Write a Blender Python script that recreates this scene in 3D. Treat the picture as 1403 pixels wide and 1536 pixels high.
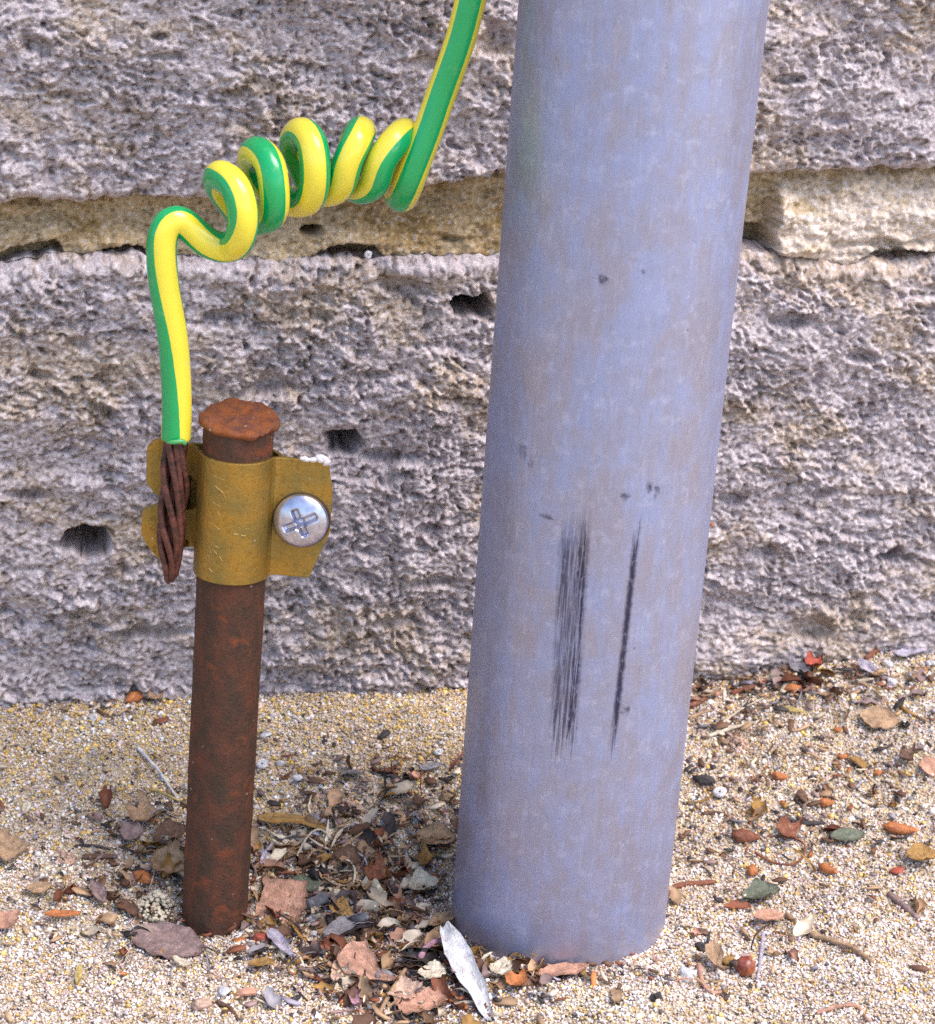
import bpy, bmesh, math, random
import numpy as np
from mathutils import Vector, Matrix

# ------------------------------------------------------------------ clear
for o in list(bpy.data.objects):
    bpy.data.objects.remove(o)
SC = bpy.context.scene
COL = SC.collection
S = 0.001                       # everything below is laid out in millimetres

# ------------------------------------------------------------------ camera
PITCH, ROLL, FPX = math.radians(20.0), math.radians(3.0), 3178.0
IW, IH = 1403.0, 1536.0
CAM = np.array([0.0, 0.0, 258.0])
fwd = np.array([0, math.cos(PITCH), -math.sin(PITCH)])
r0 = np.array([1.0, 0, 0]); u0 = np.array([0, math.sin(PITCH), math.cos(PITCH)])
rgt = math.cos(ROLL) * r0 + math.sin(ROLL) * u0
upv = -math.sin(ROLL) * r0 + math.cos(ROLL) * u0
cd = bpy.data.cameras.new('camera'); cam = bpy.data.objects.new('camera', cd); COL.objects.link(cam)
cd.sensor_fit = 'VERTICAL'; cd.sensor_height = 24.0; cd.lens = 24.0 * FPX / IH
cd.clip_start = 0.01; cd.clip_end = 500
cd.dof.use_dof = True; cd.dof.focus_distance = 0.465; cd.dof.aperture_fstop = 30.0
cam.matrix_world = Matrix(((rgt[0], upv[0], -fwd[0], CAM[0] * S), (rgt[1], upv[1], -fwd[1], CAM[1] * S),
                           (rgt[2], upv[2], -fwd[2], CAM[2] * S), (0, 0, 0, 1)))
SC.camera = cam

# ------------------------------------------------------------------ sky, sun, exposure
SUN_EL, SUN_AZ = math.radians(60), math.radians(112)      # azimuth clockwise from +Y
w = bpy.data.worlds.new('World'); SC.world = w; w.use_nodes = True
wn = w.node_tree; wn.nodes.clear()
sky = wn.nodes.new('ShaderNodeTexSky'); sky.sky_type = 'NISHITA'; sky.sun_disc = False
sky.sun_elevation = SUN_EL; sky.sun_rotation = SUN_AZ
sky.air_density = 1.0; sky.dust_density = 2.0; sky.ozone_density = 1.0
bg = wn.nodes.new('ShaderNodeBackground'); bg.inputs[1].default_value = 0.13
wo = wn.nodes.new('ShaderNodeOutputWorld')
wn.links.new(sky.outputs[0], bg.inputs[0]); wn.links.new(bg.outputs[0], wo.inputs[0])
sd = bpy.data.lights.new('sun', 'SUN'); sd.energy = 1.5; sd.angle = math.radians(42); sd.color = (1.0, 0.92, 0.86)
sun = bpy.data.objects.new('sun', sd); COL.objects.link(sun)
sv = Vector((math.sin(SUN_AZ) * math.cos(SUN_EL), math.cos(SUN_AZ) * math.cos(SUN_EL), math.sin(SUN_EL)))
sun.rotation_euler = sv.to_track_quat('Z', 'Y').to_euler(); sun.location = sv * 3
SC.view_settings.view_transform = 'Standard'; SC.view_settings.look = 'None'
SC.view_settings.exposure = 1.34; SC.view_settings.gamma = 1.0; SC.view_settings.use_curve_mapping = False
SC.render.engine = 'CYCLES'
SC.cycles.use_denoising = False; SC.cycles.max_bounces = 4; SC.cycles.diffuse_bounces = 3; SC.cycles.glossy_bounces = 2

# ------------------------------------------------------------------ numeric helpers
def _hash(ix, iy, seed):
    h = (ix.astype(np.int64) * 374761393 + iy.astype(np.int64) * 668265263 + seed * 2246822519) & 0xFFFFFFFF
    h = ((h ^ (h >> 13)) * 1274126177) & 0xFFFFFFFF
    h = ((h ^ (h >> 15)) * 2654435761) & 0xFFFFFFFF
    return (h ^ (h >> 16)) & 0xFFFFFFFF
def noise(x, y, seed=0):
    x = np.asarray(x, float); y = np.asarray(y, float)
    x, y = np.broadcast_arrays(x, y)
    xi = np.floor(x); yi = np.floor(y); fx = x - xi; fy = y - yi
    def g(a, b):
        ang = _hash(xi + a, yi + b, seed) * (2 * math.pi / 4294967296.0)
        return np.cos(ang) * (fx - a) + np.sin(ang) * (fy - b)
    sx = fx * fx * fx * (fx * (fx * 6 - 15) + 10); sy = fy * fy * fy * (fy * (fy * 6 - 15) + 10)
    a = g(0, 0) * (1 - sx) + g(1, 0) * sx
    b = g(0, 1) * (1 - sx) + g(1, 1) * sx
    return 1.45 * (a * (1 - sy) + b * sy)
def sstep(a, b, x):
    t = np.clip((np.asarray(x, float) - a) / (b - a), 0, 1)
    return t * t * (3 - 2 * t)
def axis(a, b, step, lo, hi, grow=1.35):
    mid = list(np.arange(a, b + step * .5, step))
    s, x, left = step, a, []
    while x > lo:
        s = s * grow if a - x > 60 else min(s * grow, max(.75, step)); x = max(lo, x - s); left.append(x)
    s, x, right = step, mid[-1], []
    while x < hi:
        s = s * grow if x - b > 60 else min(s * grow, max(.75, step)); x = min(hi, x + s); right.append(x)
    return np.array(left[::-1] + mid + right)
def ray(px, py):
    d = fwd * FPX + (px - IW / 2) * rgt - (py - IH / 2) * upv
    return d / np.linalg.norm(d)
def at(px, py, Y):
    """the point seen at a place of the photograph, on the vertical plane at distance Y"""
    d = ray(px, py)
    return CAM + d * (Y - CAM[1]) / d[1]

# wall plane: runs to the right and away
WPHI = math.radians(12.0)
W0 = np.array([0.0, 522.0, 0.0])
EU = np.array([math.cos(WPHI), math.sin(WPHI), 0]); EN = np.array([math.sin(WPHI), -math.cos(WPHI), 0])
def onwall(px, py, d=0.0):
    r = ray(px, py)
    o = W0 + EN * d
    t = np.dot(o - CAM, EN) / np.dot(r, EN)
    p = CAM + r * t
    return np.dot(p - W0, EU), p[2]
def wall_y(x):
    return W0[1] + np.tan(WPHI) * x
def gz(x, y):
    """height of the ground"""
    x = np.asarray(x, float); y = np.asarray(y, float)
    back = wall_y(x) - y                       # distance in front of the wall
    z = 18.0 * sstep(95, 4, back) + 6 * sstep(62, 132, x) * sstep(70, 0, back)
    z = z + 1.7 * noise(x / 28, y / 28, 3) + .95 * noise(x / 10, y / 10, 4) + .5 * noise(x / 4, y / 4, 5)
    z = z + 2.6 * np.exp(-((x - 48) ** 2 + (y - 400) ** 2) / 500) + 1.6 * np.exp(-((x - 22) ** 2 + (y - 412) ** 2) / 300) - 2.4 * np.exp(-((x + 58) ** 2 + (y - 425) ** 2) / 300)
    z = z - 2.2 * np.exp(-((x + 20) ** 2 / 500 + (y - 432) ** 2 / 400))
    return z
def onground(px, py):
    d = ray(px, py); t = 300.0
    for _ in range(14):
        p = CAM + d * t
        t += (p[2] - float(gz(p[0], p[1]))) / -d[2] * .9
    p = CAM + d * t
    return p
def onground_many(px, py):
    D_ = fwd[None] * FPX + (px - IW / 2)[:, None] * rgt[None] - (py - IH / 2)[:, None] * upv[None]
    D_ /= np.linalg.norm(D_, axis=1)[:, None]; t = np.full(len(px), 300.0)
    for _ in range(14):
        p = CAM[None] + D_ * t[:, None]
        t = t + (p[:, 2] - gz(p[:, 0], p[:, 1])) / -D_[:, 2] * .9
    return CAM[None] + D_ * t[:, None]

# ------------------------------------------------------------------ object helpers
def tag(o, label=None, cat=None, group=None, kind=None):
    if label: o['label'] = label
    if cat: o['category'] = cat
    if group: o['group'] = group
    if kind: o['kind'] = kind
    return o
def empty(name, loc=(0, 0, 0)):
    o = bpy.data.objects.new(name, None); o.empty_display_size = .01
    COL.objects.link(o); o.location = Vector(loc) * S
    return o
def link(name, me, mat, parent=None, smooth=True):
    if mat is not None and not me.materials: me.materials.append(mat)
    if smooth: me.polygons.foreach_set('use_smooth', np.ones(len(me.polygons), bool))
    o = bpy.data.objects.new(name, me); COL.objects.link(o)
    if parent: o.parent = parent
    return o
def mesh(name, V, F):
    """V in mm (n,3); F list or (m,k) array"""
    me = bpy.data.meshes.new(name)
    V = np.asarray(V, float) * S
    if isinstance(F, np.ndarray):
        k = F.shape[1]; m = F.shape[0]
        me.vertices.add(len(V)); me.vertices.foreach_set('co', V.ravel().astype(np.float32))
        me.loops.add(m * k); me.loops.foreach_set('vertex_index', F.ravel().astype(np.int32))
        me.polygons.add(m); me.polygons.foreach_set('loop_start', np.arange(0, m * k, k, dtype=np.int32))
        me.update(calc_edges=True); me.validate()
    else:
        me.from_pydata([tuple(v) for v in V], [], F); me.update()
    return me
def gridfaces(nr, nc, wrap=False):
    r = np.arange(nr - 1)[:, None]; c = np.arange(nc if wrap else nc - 1)[None, :]
    a = r * nc + c; b = r * nc + (c + 1) % nc
    return np.stack([a, b, b + nc, a + nc], -1).reshape(-1, 4)
def setcol(me, name, arr):
    at_ = me.attributes.new(name, 'FLOAT_COLOR', 'POINT')
    a = np.ones((len(arr), 4), np.float32); a[:, :3] = arr
    at_.data.foreach_set('color', a.ravel())

# ------------------------------------------------------------------ material helpers
class M:
    def __init__(s, name):
        s.m = bpy.data.materials.new(name); s.m.use_nodes = True
        s.t = s.m.node_tree; s.N = s.t.nodes; s.L = s.t.links
        s.b = s.N['Principled BSDF']
    def put(s, sock, v):
        if isinstance(v, (int, float)): sock.default_value = v
        elif isinstance(v, (tuple, list)):
            sock.default_value = tuple(v) + ((1,) if len(sock.default_value) == 4 and len(v) == 3 else ())
        else: s.L.new(v, sock)
    def math(s, op, a, b=0.0, c=0.0, clamp=False):
        n = s.N.new('ShaderNodeMath'); n.operation = op; n.use_clamp = clamp
        s.put(n.inputs[0], a); s.put(n.inputs[1], b); s.put(n.inputs[2], c)
        return n.outputs[0]
    def coord(s, scale=(1000, 1000, 1000), rot=(0, 0, 0), kind='Object'):
        t = s.N.new('ShaderNodeTexCoord'); m = s.N.new('ShaderNodeMapping')
        m.inputs['Scale'].default_value = scale; m.inputs['Rotation'].default_value = rot
        s.L.new(t.outputs[kind], m.inputs[0]); return m.outputs[0]
    def noise(s, vec, scale, detail=4, rough=.6, dist=0.0):
        n = s.N.new('ShaderNodeTexNoise'); s.L.new(vec, n.inputs['Vector'])
        n.inputs['Scale'].default_value = scale; n.inputs['Detail'].default_value = detail
        n.inputs['Roughness'].default_value = rough; n.inputs['Distortion'].default_value = dist
        return n.outputs[0]
    def voro(s, vec, scale, out='Color', feature='F1'):
        n = s.N.new('ShaderNodeTexVoronoi'); n.feature = feature; s.L.new(vec, n.inputs['Vector'])
        n.inputs['Scale'].default_value = scale
        return n.outputs[out]
    def ramp(s, f, stops, interp='LINEAR'):
        n = s.N.new('ShaderNodeValToRGB'); n.color_ramp.interpolation = interp
        e = n.color_ramp.elements
        while len(e) > 1: e.remove(e[0])
        for i, (p, c) in enumerate(stops):
            x = e[0] if i == 0 else e.new(p)
            x.position = p
            x.color = (c, c, c, 1) if isinstance(c, (int, float)) else tuple(c) + (1,)
        s.put(n.inputs[0], f); return n.outputs[0]
    def mix(s, f, a, b, mode='MIX'):
        n = s.N.new('ShaderNodeMix'); n.data_type = 'RGBA'; n.blend_type = mode
        s.put(n.inputs[0], f); s.put(n.inputs[6], a); s.put(n.inputs[7], b)
        return n.outputs[2]
    def attr(s, name, out='Color'):
        n = s.N.new('ShaderNodeAttribute'); n.attribute_name = name; return n.outputs[out]
    def sep(s, v):
        n = s.N.new('ShaderNodeSeparateXYZ'); s.L.new(v, n.inputs[0]); return n.outputs
    def bump(s, h, dist, strength=1.0):
        n = s.N.new('ShaderNodeBump'); n.inputs['Distance'].default_value = dist * S
        n.inputs['Strength'].default_value = strength; s.L.new(h, n.inputs['Height'])
        s.L.new(n.outputs[0], s.b.inputs['Normal'])
    def set(s, color=None, rough=None, metal=None, spec=None, coat=None):
        for k, v in (('Base Color', color), ('Roughness', rough), ('Metallic', metal), ('Specular IOR Level', spec), ('Coat Weight', coat)):
            if v is not None: s.put(s.b.inputs[k], v)
        return s.m

def stone_material(name):
    m = M(name); c = m.coord(); st = m.coord(scale=(620, 620, 1000), rot=(0, .1, 0))
    g = m.sep(m.voro(c, 1.5))
    base = m.mix(1.0, m.attr('rock_colour'), m.ramp(g[0], [(0, .80), (.5, 1.0), (1, 1.14)]), 'MULTIPLY')
    base = m.mix(m.ramp(g[1], [(.965, 0), (.985, .45)]), base, (.72, .68, .66))
    m.bump(m.noise(st, 1.5, 3, .75), .8, .8)
    return m.set(base, .9, 0, .25)
MAT_STONE = stone_material('stone'); MAT_MORTAR = stone_material('mortar')
def rock_colour(u, z, seed, cool, pale, warm, dark, speck=1.0):
    """grain, iron-stained patches and dark minerals of the stone itself"""
    u = u.ravel(); z = z.ravel(); zt = z + .10 * u
    t1 = noise(u / 42, zt / 22, seed) + .6 * noise(u / 13, zt / 6, seed + 1) + .4 * noise(u / 4, zt / 2.2, seed + 2)
    f = noise(u / 1.5, zt / 1.05, seed + 3) + .6 * noise(u / .85, zt / .6, seed + 4)
    f2 = noise(u / 6, zt / 2.4, seed + 5)
    c = np.array(cool)[None] + (np.array(warm) - np.array(cool))[None] * sstep(-.15, .75, t1)[:, None]
    c = c + (np.array(pale)[None] - c) * (sstep(.12, .75, f + .35 * f2) * .85)[:, None]
    k = sstep(-.22, -.78, f + .55 * f2) * .88 * speck
    return np.clip(c + (np.array(dark)[None] - c) * k[:, None], 0, .9)

def metal_zinc():
    m = M('galvanised_steel')
    uv = m.sep(m.coord((1, 1, 1), kind='UV')); u, v = uv[0], uv[1]
    cb = m.N.new('ShaderNodeCombineXYZ'); m.put(cb.inputs[0], m.math('MULTIPLY', u, 1.0)); m.put(cb.inputs[1], v)
    flat = cb.outputs[0]
    cs = m.N.new('ShaderNodeCombineXYZ'); m.put(cs.inputs[0], u); m.put(cs.inputs[1], m.math('MULTIPLY', v, .16)); streaked = cs.outputs[0]
    c2 = m.N.new('ShaderNodeCombineXYZ'); m.put(c2.inputs[0], u); m.put(c2.inputs[1], m.math('MULTIPLY', v, .62)); semi = c2.outputs[0]
    blot = m.noise(semi, .085, 6, .68, .4); spang = m.sep(m.voro(flat, .38)); stre = m.noise(streaked, .45, 4, .6)
    fac = m.math('ADD', m.math('MULTIPLY', blot, .66), m.math('MULTIPLY', stre, .34))
    col = m.mix(m.ramp(fac, [(.42, 0), (.58, 1)]), (.355, .345, .455), (.34, .38, .60))
    col = m.mix(1.0, col, m.ramp(spang[0], [(0, .975), (1, 1.025)]), 'MULTIPLY')
    col = m.mix(m.ramp(m.noise(flat, .24, 4, .72), [(.54, 0), (.68, .5)]), col, (.50, .53, .74))
    col = m.mix(m.ramp(m.noise(flat, 1.1, 3, .7), [(.30, .5), (.37, 0)]), col, (.25, .235, .30))
    col = m.mix(m.ramp(m.noise(streaked, .75, 3, .65), [(.56, 0), (.70, .3)]), col, (.50, .53, .75))
    col = m.mix(m.ramp(m.noise(streaked, 1.2, 2, .6), [(.30, .25), (.42, 0)]), col, (.24, .23, .33))
    dirt = m.math('MULTIPLY', m.math('SUBTRACT', m.math('ADD', 1.0, m.math('MULTIPLY', m.math('SUBTRACT', m.noise(semi, .3, 4, .7), .5), 3.2)), m.math('DIVIDE', m.math('SUBTRACT', v, -4.0), 9.0)), .55, clamp=True)
    col = m.mix(dirt, col, (.44, .37, .30))
    # small dark pits
    vd = m.N.new('ShaderNodeTexVoronoi'); wv = m.N.new('ShaderNodeVectorMath'); m.L.new(flat, wv.inputs[0]); wn_ = m.N.new('ShaderNodeTexNoise'); m.L.new(flat, wn_.inputs['Vector']); wn_.inputs['Scale'].default_value = .9; m.L.new(wn_.outputs['Color'], wv.inputs[1]); m.L.new(wv.outputs[0], vd.inputs['Vector']); vd.inputs['Scale'].default_value = .075
    col = m.mix(m.ramp(vd.outputs['Distance'], [(.0, .7), (.018, .55), (.034, 0)]), col, (.12, .10, .14))
    # rub marks: u in mm round the pipe from its camera side, v in mm up the pipe
    fibre = m.N.new('ShaderNodeCombineXYZ'); m.put(fibre.inputs[0], u); m.put(fibre.inputs[1], m.math('MULTIPLY', v, .035))
    fib = m.noise(fibre.outputs[0], 2.0, 3, .7)
    rag = m.noise(flat, .55, 4, .7)
    def band(u0, u1, v0, v1, slope, soft=.5, vsoft=6.0):
        uu = m.math('SUBTRACT', u, m.math('MULTIPLY', m.math('SUBTRACT', v, v0), slope))
        uu = m.math('ADD', uu, m.math('MULTIPLY', m.math('SUBTRACT', rag, .5), 1.4 * soft))
        a = m.math('MULTIPLY', m.math('SUBTRACT', uu, u0), 1 / soft, clamp=True)
        b = m.math('MULTIPLY', m.math('SUBTRACT', u1, uu), 1 / soft, clamp=True)
        vv = m.math('ADD', v, m.math('MULTIPLY', m.math('SUBTRACT', fib, .5), 34.0))
        c = m.math('MULTIPLY', m.math('SUBTRACT', vv, v0), 1 / vsoft, clamp=True)
        d = m.math('MULTIPLY', m.math('SUBTRACT', v1, vv), 1 / vsoft, clamp=True)
        return m.math('MULTIPLY', m.math('MULTIPLY', a, b), m.math('MULTIPLY', c, d))
    zt, zb, zb2 = RUB
    s1 = m.math('MULTIPLY', band(-7.4, -2.2, zb, zt, -.038, 1.2), m.ramp(fib, [(.36, .1), (.56, .8)]))
    s2 = m.math('MULTIPLY', band(-4.0, -.8, zb, zt + 2, -.026, 1.1), m.ramp(fib, [(.38, .2), (.54, .95)]))
    s3 = m.math('MULTIPLY', band(5.7, 7.7, zb2, zt + 1, .012, .7, 9), .95)
    broken = m.ramp(m.noise(semi, .75, 4, .75), [(.34, .55), (.46, 1.0)])
    ink = m.math('MULTIPLY', m.math('MAXIMUM', m.math('MAXIMUM', s1, s2), s3, clamp=True), broken)
    for (uu, vv, ru, rv) in SPOTS:
        e = m.math('ADD', m.math('POWER', m.math('DIVIDE', m.math('SUBTRACT', u, uu), ru), 2.0), m.math('POWER', m.math('DIVIDE', m.math('SUBTRACT', v, vv), rv), 2.0))
        e = m.math('ADD', e, m.math('MULTIPLY', m.math('SUBTRACT', rag, .5), 5.5))
        ink = m.math('MAXIMUM', ink, m.math('MULTIPLY', m.math('SUBTRACT', 1.0, e), .5, clamp=True))
    col = m.mix(ink, col, (.03, .028, .07))
    m.bump(m.math('ADD', m.noise(streaked, .9, 3, .6), m.noise(flat, .25, 3, .5)), .12, .5)
    return m.set(col, m.ramp(blot, [(.3, .36), (.7, .50)]), .62, .5)

def leafmat(rgb, rough=.62, vary=.42):
    m = M('dry_plant_%02d%02d%02d' % tuple(int(x * 99) for x in rgb))
    c = m.coord(); st = m.coord((260, 1300, 1000))
    n = m.noise(c, .5, 5, .7); n2 = m.noise(c, 2.2, 3, .7); ve = m.noise(st, .9, 3, .6)
    col = m.mix(m.ramp(n, [(.34, 0), (.66, 1)]), tuple(x * (1 - vary) for x in rgb), tuple(min(.85, x * (1 + vary * .7)) for x in rgb))
    col = m.mix(m.ramp(ve, [(.36, .55), (.5, 0)]), col, tuple(x * .55 for x in rgb))
    col = m.mix(m.ramp(n2, [(.30, .6), (.40, 0)]), col, tuple(x * .42 for x in rgb))
    col = m.mix(m.ramp(m.noise(c, 1.1, 4, .7), [(.60, 0), (.72, .3)]), col, (.55, .48, .42))
    m.bump(m.math('ADD', n2, ve), .5, .8)
    return m.set(col, rough, 0, .4)
_LM = {}
def lm(rgb):
    if rgb not in _LM: _LM[rgb] = leafmat(rgb)
    return _LM[rgb]

# ================================================================== GROUND
GX0, GX1, GY0, GY1 = -140, 150, 355, 560
gx = axis(GX0, GX1, 1.5, -15000, 15000, 1.3); gy = axis(GY0, GY1, 1.5, -20000, 570, 1.3)
XX, YY = np.meshgrid(gx, gy)
ZZ = gz(XX, YY)
fade = np.exp(-np.maximum(0, np.hypot(XX, YY - 450) - 400) / 400)
ZZ = ZZ * fade - .22
V = np.stack([XX, YY, ZZ], -1).reshape(-1, 3)
me = mesh('sand_ground', V, gridfaces(len(gy), len(gx)))
m = M('sandy_soil'); c = m.coord()
g = m.sep(m.voro(c, 1.5))
base = m.ramp(g[0], [(0, (.16, .13, .11)), (.10, (.42, .33, .24)), (.45, (.58, .47, .34)), (.7, (.60, .44, .20)), (.88, (.64, .55, .50)), (1, (.80, .74, .68))])
base = m.mix(m.math('MULTIPLY', m.noise(c, .02, 4, .6), .4), base, (.55, .45, .34))
m.bump(m.voro(c, 1.5, 'Distance'), .9, 1.0)
tag(link('sand_ground', me, m.set(base, .9, 0, .2)), kind='structure')

# loose sand grains: far too many to count
rng = np.random.default_rng(7)
ROD_Y, PIPE_Y = 429.0, 435.0
ico = np.array([(0, 1, 1.618), (0, -1, 1.618), (0, 1, -1.618), (0, -1, -1.618), (1, 1.618, 0), (-1, 1.618, 0), (1, -1.618, 0), (-1, -1.618, 0),
                (1.618, 0, 1), (-1.618, 0, 1), (1.618, 0, -1), (-1.618, 0, -1)]) / 1.902
icf = np.array([(0, 1, 8), (0, 8, 4), (0, 4, 5), (0, 5, 9), (0, 9, 1), (1, 6, 8), (8, 6, 10), (8, 10, 4), (4, 10, 2), (4, 2, 5), (5, 2, 11), (5, 11, 9),
                (9, 11, 7), (9, 7, 1), (1, 7, 6), (3, 6, 7), (3, 7, 11), (3, 11, 2), (3, 2, 10), (3, 10, 6)])
def visible(x, y, margin=190):
    p = np.stack([x, y, np.zeros_like(x)], -1) - CAM
    dz = p @ fwd
    px = IW / 2 + FPX * (p @ rgt) / dz; py = IH / 2 - FPX * (p @ upv) / dz
    return (px > -margin) & (px < IW + margin) & (py < IH + margin), px, py
def quat_rot(n):
    q = rng.normal(size=(n, 4)); q /= np.linalg.norm(q, axis=1)[:, None]
    a, b, c_, d = q.T
    return np.stack([1 - 2 * (c_ * c_ + d * d), 2 * (b * c_ - a * d), 2 * (b * d + a * c_), 2 * (b * c_ + a * d), 1 - 2 * (b * b + d * d), 2 * (c_ * d - a * b),
                     2 * (b * d - a * c_), 2 * (c_ * d + a * b), 1 - 2 * (b * b + c_ * c_)], -1).reshape(n, 3, 3)
octv = np.array([(1, 0, 0), (-1, 0, 0), (0, 1, 0), (0, -1, 0), (0, 0, 1), (0, 0, -1.0)])
octf = np.array([(0, 2, 4), (2, 1, 4), (1, 3, 4), (3, 0, 4), (2, 0, 5), (1, 2, 5), (3, 1, 5), (0, 3, 5)])
pal = np.array([(.85, .79, .77), (.78, .66, .56), (.70, .48, .13), (.58, .42, .22), (.66, .49, .43), (.46, .42, .44), (.07, .058, .055), (.30, .22, .16)])
k2 = np.array([.17, .17, .09, .12, .09, .17, .11, .08]); k0 = np.array([.32, .27, .08, .08, .13, .06, .04, .02]); k1 = np.array([.10, .18, .25, .21, .05, .11, .05, .05])
cum0, cum1, cum2 = np.cumsum(k0 / k0.sum()), np.cumsum(k1 / k1.sum()), np.cumsum(k2 / k2.sum())
allV, allF, allC, off = [], [], [], 0
for (N, tv, tf, med, sg, lo_, hi_) in ((196000, octv, octf, .29, .30, .14, .48), (21500, ico, icf, .43, .25, .32, .85)):
    x = rng.uniform(-165, 190, N); y = rng.uniform(338, 565, N)
    vis, px, py = visible(x, y)
    ok = vis & (y < wall_y(x) + 2)
    x, y = x[ok], y[ok]; N = len(x)
    rad = np.clip(rng.lognormal(math.log(med), sg, N), lo_, hi_)
    sc3 = rng.uniform(.7, 1.3, (N, 3)) * rad[:, None]
    k = len(tv)
    P = tv[None] * sc3[:, None, :] * rng.uniform(.75, 1.25, (N, k, 1))
    P = np.einsum('nij,nkj->nki', quat_rot(N), P)
    ctr = np.stack([x, y, gz(x, y) + rad * rng.uniform(-.5, .45, N)], -1)
    allV.append((P + ctr[:, None]).reshape(-1, 3))
    allF.append((tf[None] + (np.arange(N) * k)[:, None, None]).reshape(-1, 3) + off); off += N * k
    near_wall = sstep(85, 15, wall_y(x) - y)
    patch = np.clip(near_wall * (.35 + .65 * sstep(60, -20, x)) + .35 * noise(x / 22, y / 22, 12), 0, 1)
    cum = cum0[None] * (1 - patch[:, None]) + cum1[None] * patch[:, None]
    dusty = np.clip(.95 * sstep(20, 45, x) * sstep(428, 446, y) * (.6 + .8 * noise(x / 12, y / 9, 21)) + .9 * np.exp(-((x + 22) ** 2 / 900 + (y - 436) ** 2 / 700)) + .35 * noise(x / 18, y / 14, 19), 0, 1)[:, None]
    cum = cum * (1 - dusty) + cum2[None] * dusty
    idx = (rng.uniform(size=N)[:, None] > cum).sum(1).clip(0, 7)
    colr = pal[idx] * rng.uniform(.66, 1.18, (N, 1)) * (1.03 + .30 * noise(x / 17, y / 13, 14) + .22 * noise(x / 5, y / 5, 15))[:, None] * rng.uniform(.95, 1.05, (N, 3))
    allC.append(np.repeat(np.clip(colr * np.array([1.06, 1.02, 1.02]), 0, .86), k, 0))
me = mesh('sand_grains', np.concatenate(allV), np.concatenate(allF))
setcol(me, 'grain_colour', np.concatenate(allC))
m = M('sand_grain')
link_o = link('sand_grains', me, m.set(m.attr('grain_colour'), .55, 0, .4), smooth=True)
tag(link_o, 'loose pale and ochre sand grains over the ground', 'sand', kind='stuff')

# ================================================================== WALL
wall = empty('stone_wall', W0)
tag(wall, 'rough grey-lilac sandstone wall with a recessed tan mortar joint behind the pipe', 'wall')
UL, UR = onwall(-60, 1050)[0], onwall(IW + 60, 900)[0]
ZT = onwall(700, -60)[1] + 6
def toworld(u, z, d):
    u, z, d = np.broadcast_arrays(u, z, d)
    P = EU[None] * u.reshape(-1, 1) + EN[None] * d.reshape(-1, 1)   # relative to the wall's own Empty
    P[:, 2] += z.ravel()
    return P
def curve(pts):
    q = sorted(onwall(*p) for p in pts)
    us = np.array([a for a, _ in q]); zs = np.array([b for _, b in q])
    return lambda u: np.interp(u, us, zs)
up_edge = curve([(-80, 318), (0, 312), (20, 300), (60, 302), (110, 305), (160, 303), (220, 298), (280, 300), (320, 302), (400, 300), (500, 300), (600, 290), (660, 279),
                 (755, 264), (900, 262), (1120, 267), (1180, 262), (1260, 258), (1403, 254), (1480, 252)])
mo_edge = curve([(-80, 392), (0, 386), (40, 376), (82, 366), (90, 374), (100, 398), (146, 400), (152, 378), (185, 373), (215, 376), (226, 400), (300, 408), (420, 408), (472, 404), (484, 384), (500, 374),
                 (530, 372), (566, 373), (580, 396), (640, 402), (750, 402), (900, 390), (1100, 346), (1130, 345), (1160, 350), (1172, 386), (1220, 391), (1250, 400), (1290, 398), (1310, 380), (1345, 374), (1403, 382), (1480, 384)])
lo_edge = curve([(-80, 408), (0, 403), (40, 393), (90, 385), (150, 382), (225, 384), (280, 390), (330, 393), (420, 391), (490, 391), (600, 389), (750, 385), (900, 383), (1110, 376), (1175, 386), (1260, 392), (1403, 388), (1480, 388)])
def rock(u, z, seed, amp=1.0):
    """broken face: lumps and flakes drawn out along the bedding, granular, with smoother worn patches"""
    zt = z + .10 * u
    wx = 3.0 * noise(u / 14, zt / 9, seed + 20) + 1.2 * noise(u / 5, zt / 4, seed + 22); wz = 2.0 * noise(u / 15, zt / 9, seed + 21) + .8 * noise(u / 5, zt / 4, seed + 23)
    uu, zz = u + wx, zt + wz
    worn = .52 + .65 * sstep(-.35, .35, noise(u / 30, zt / 16, seed + 30) + .5 * noise(u / 11, zt / 7, seed + 31))
    h = 2.4 * noise(u / 50, zt / 28, seed) + 1.7 * noise(uu / 19, zz / 13, seed + 1)
    n1 = noise(uu / 7.5, zz / 5.4, seed + 2); n2 = noise(uu / 3.6, zz / 2.7, seed + 3)
    n3 = noise(uu / 1.9, zz / 1.5, seed + 4); n4 = noise(u / 1.0, zt / .85, seed + 5)
    h = h + worn * (1.35 * n1 + 1.05 * n2 + .95 * n3 + .85 * n4 - 1.3 * sstep(.18, .55, noise(uu / 3.1, zz / 2.2, seed + 13)))
    # a few broken ledges, steep on the under side
    ph = zz / 6.4 + 1.6 * noise(u / 17, zt / 11, seed + 6) + .8 * noise(u / 5.0, zt / 5, seed + 7)
    saw = ph - np.floor(ph)
    h = h + 1.9 * (sstep(0, .18, saw) * (1 - saw)) * sstep(.15, .7, noise(u / 11, zt / 8, seed + 8))
    # scattered small pits
    h = h - 2.0 * sstep(.46, .72, noise(uu / 5.5, zz / 3.6, seed + 9)) - 1.2 * worn * sstep(.42, .62, noise(u / 2.1, zt / 1.6, seed + 10))
    return amp * h
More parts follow.
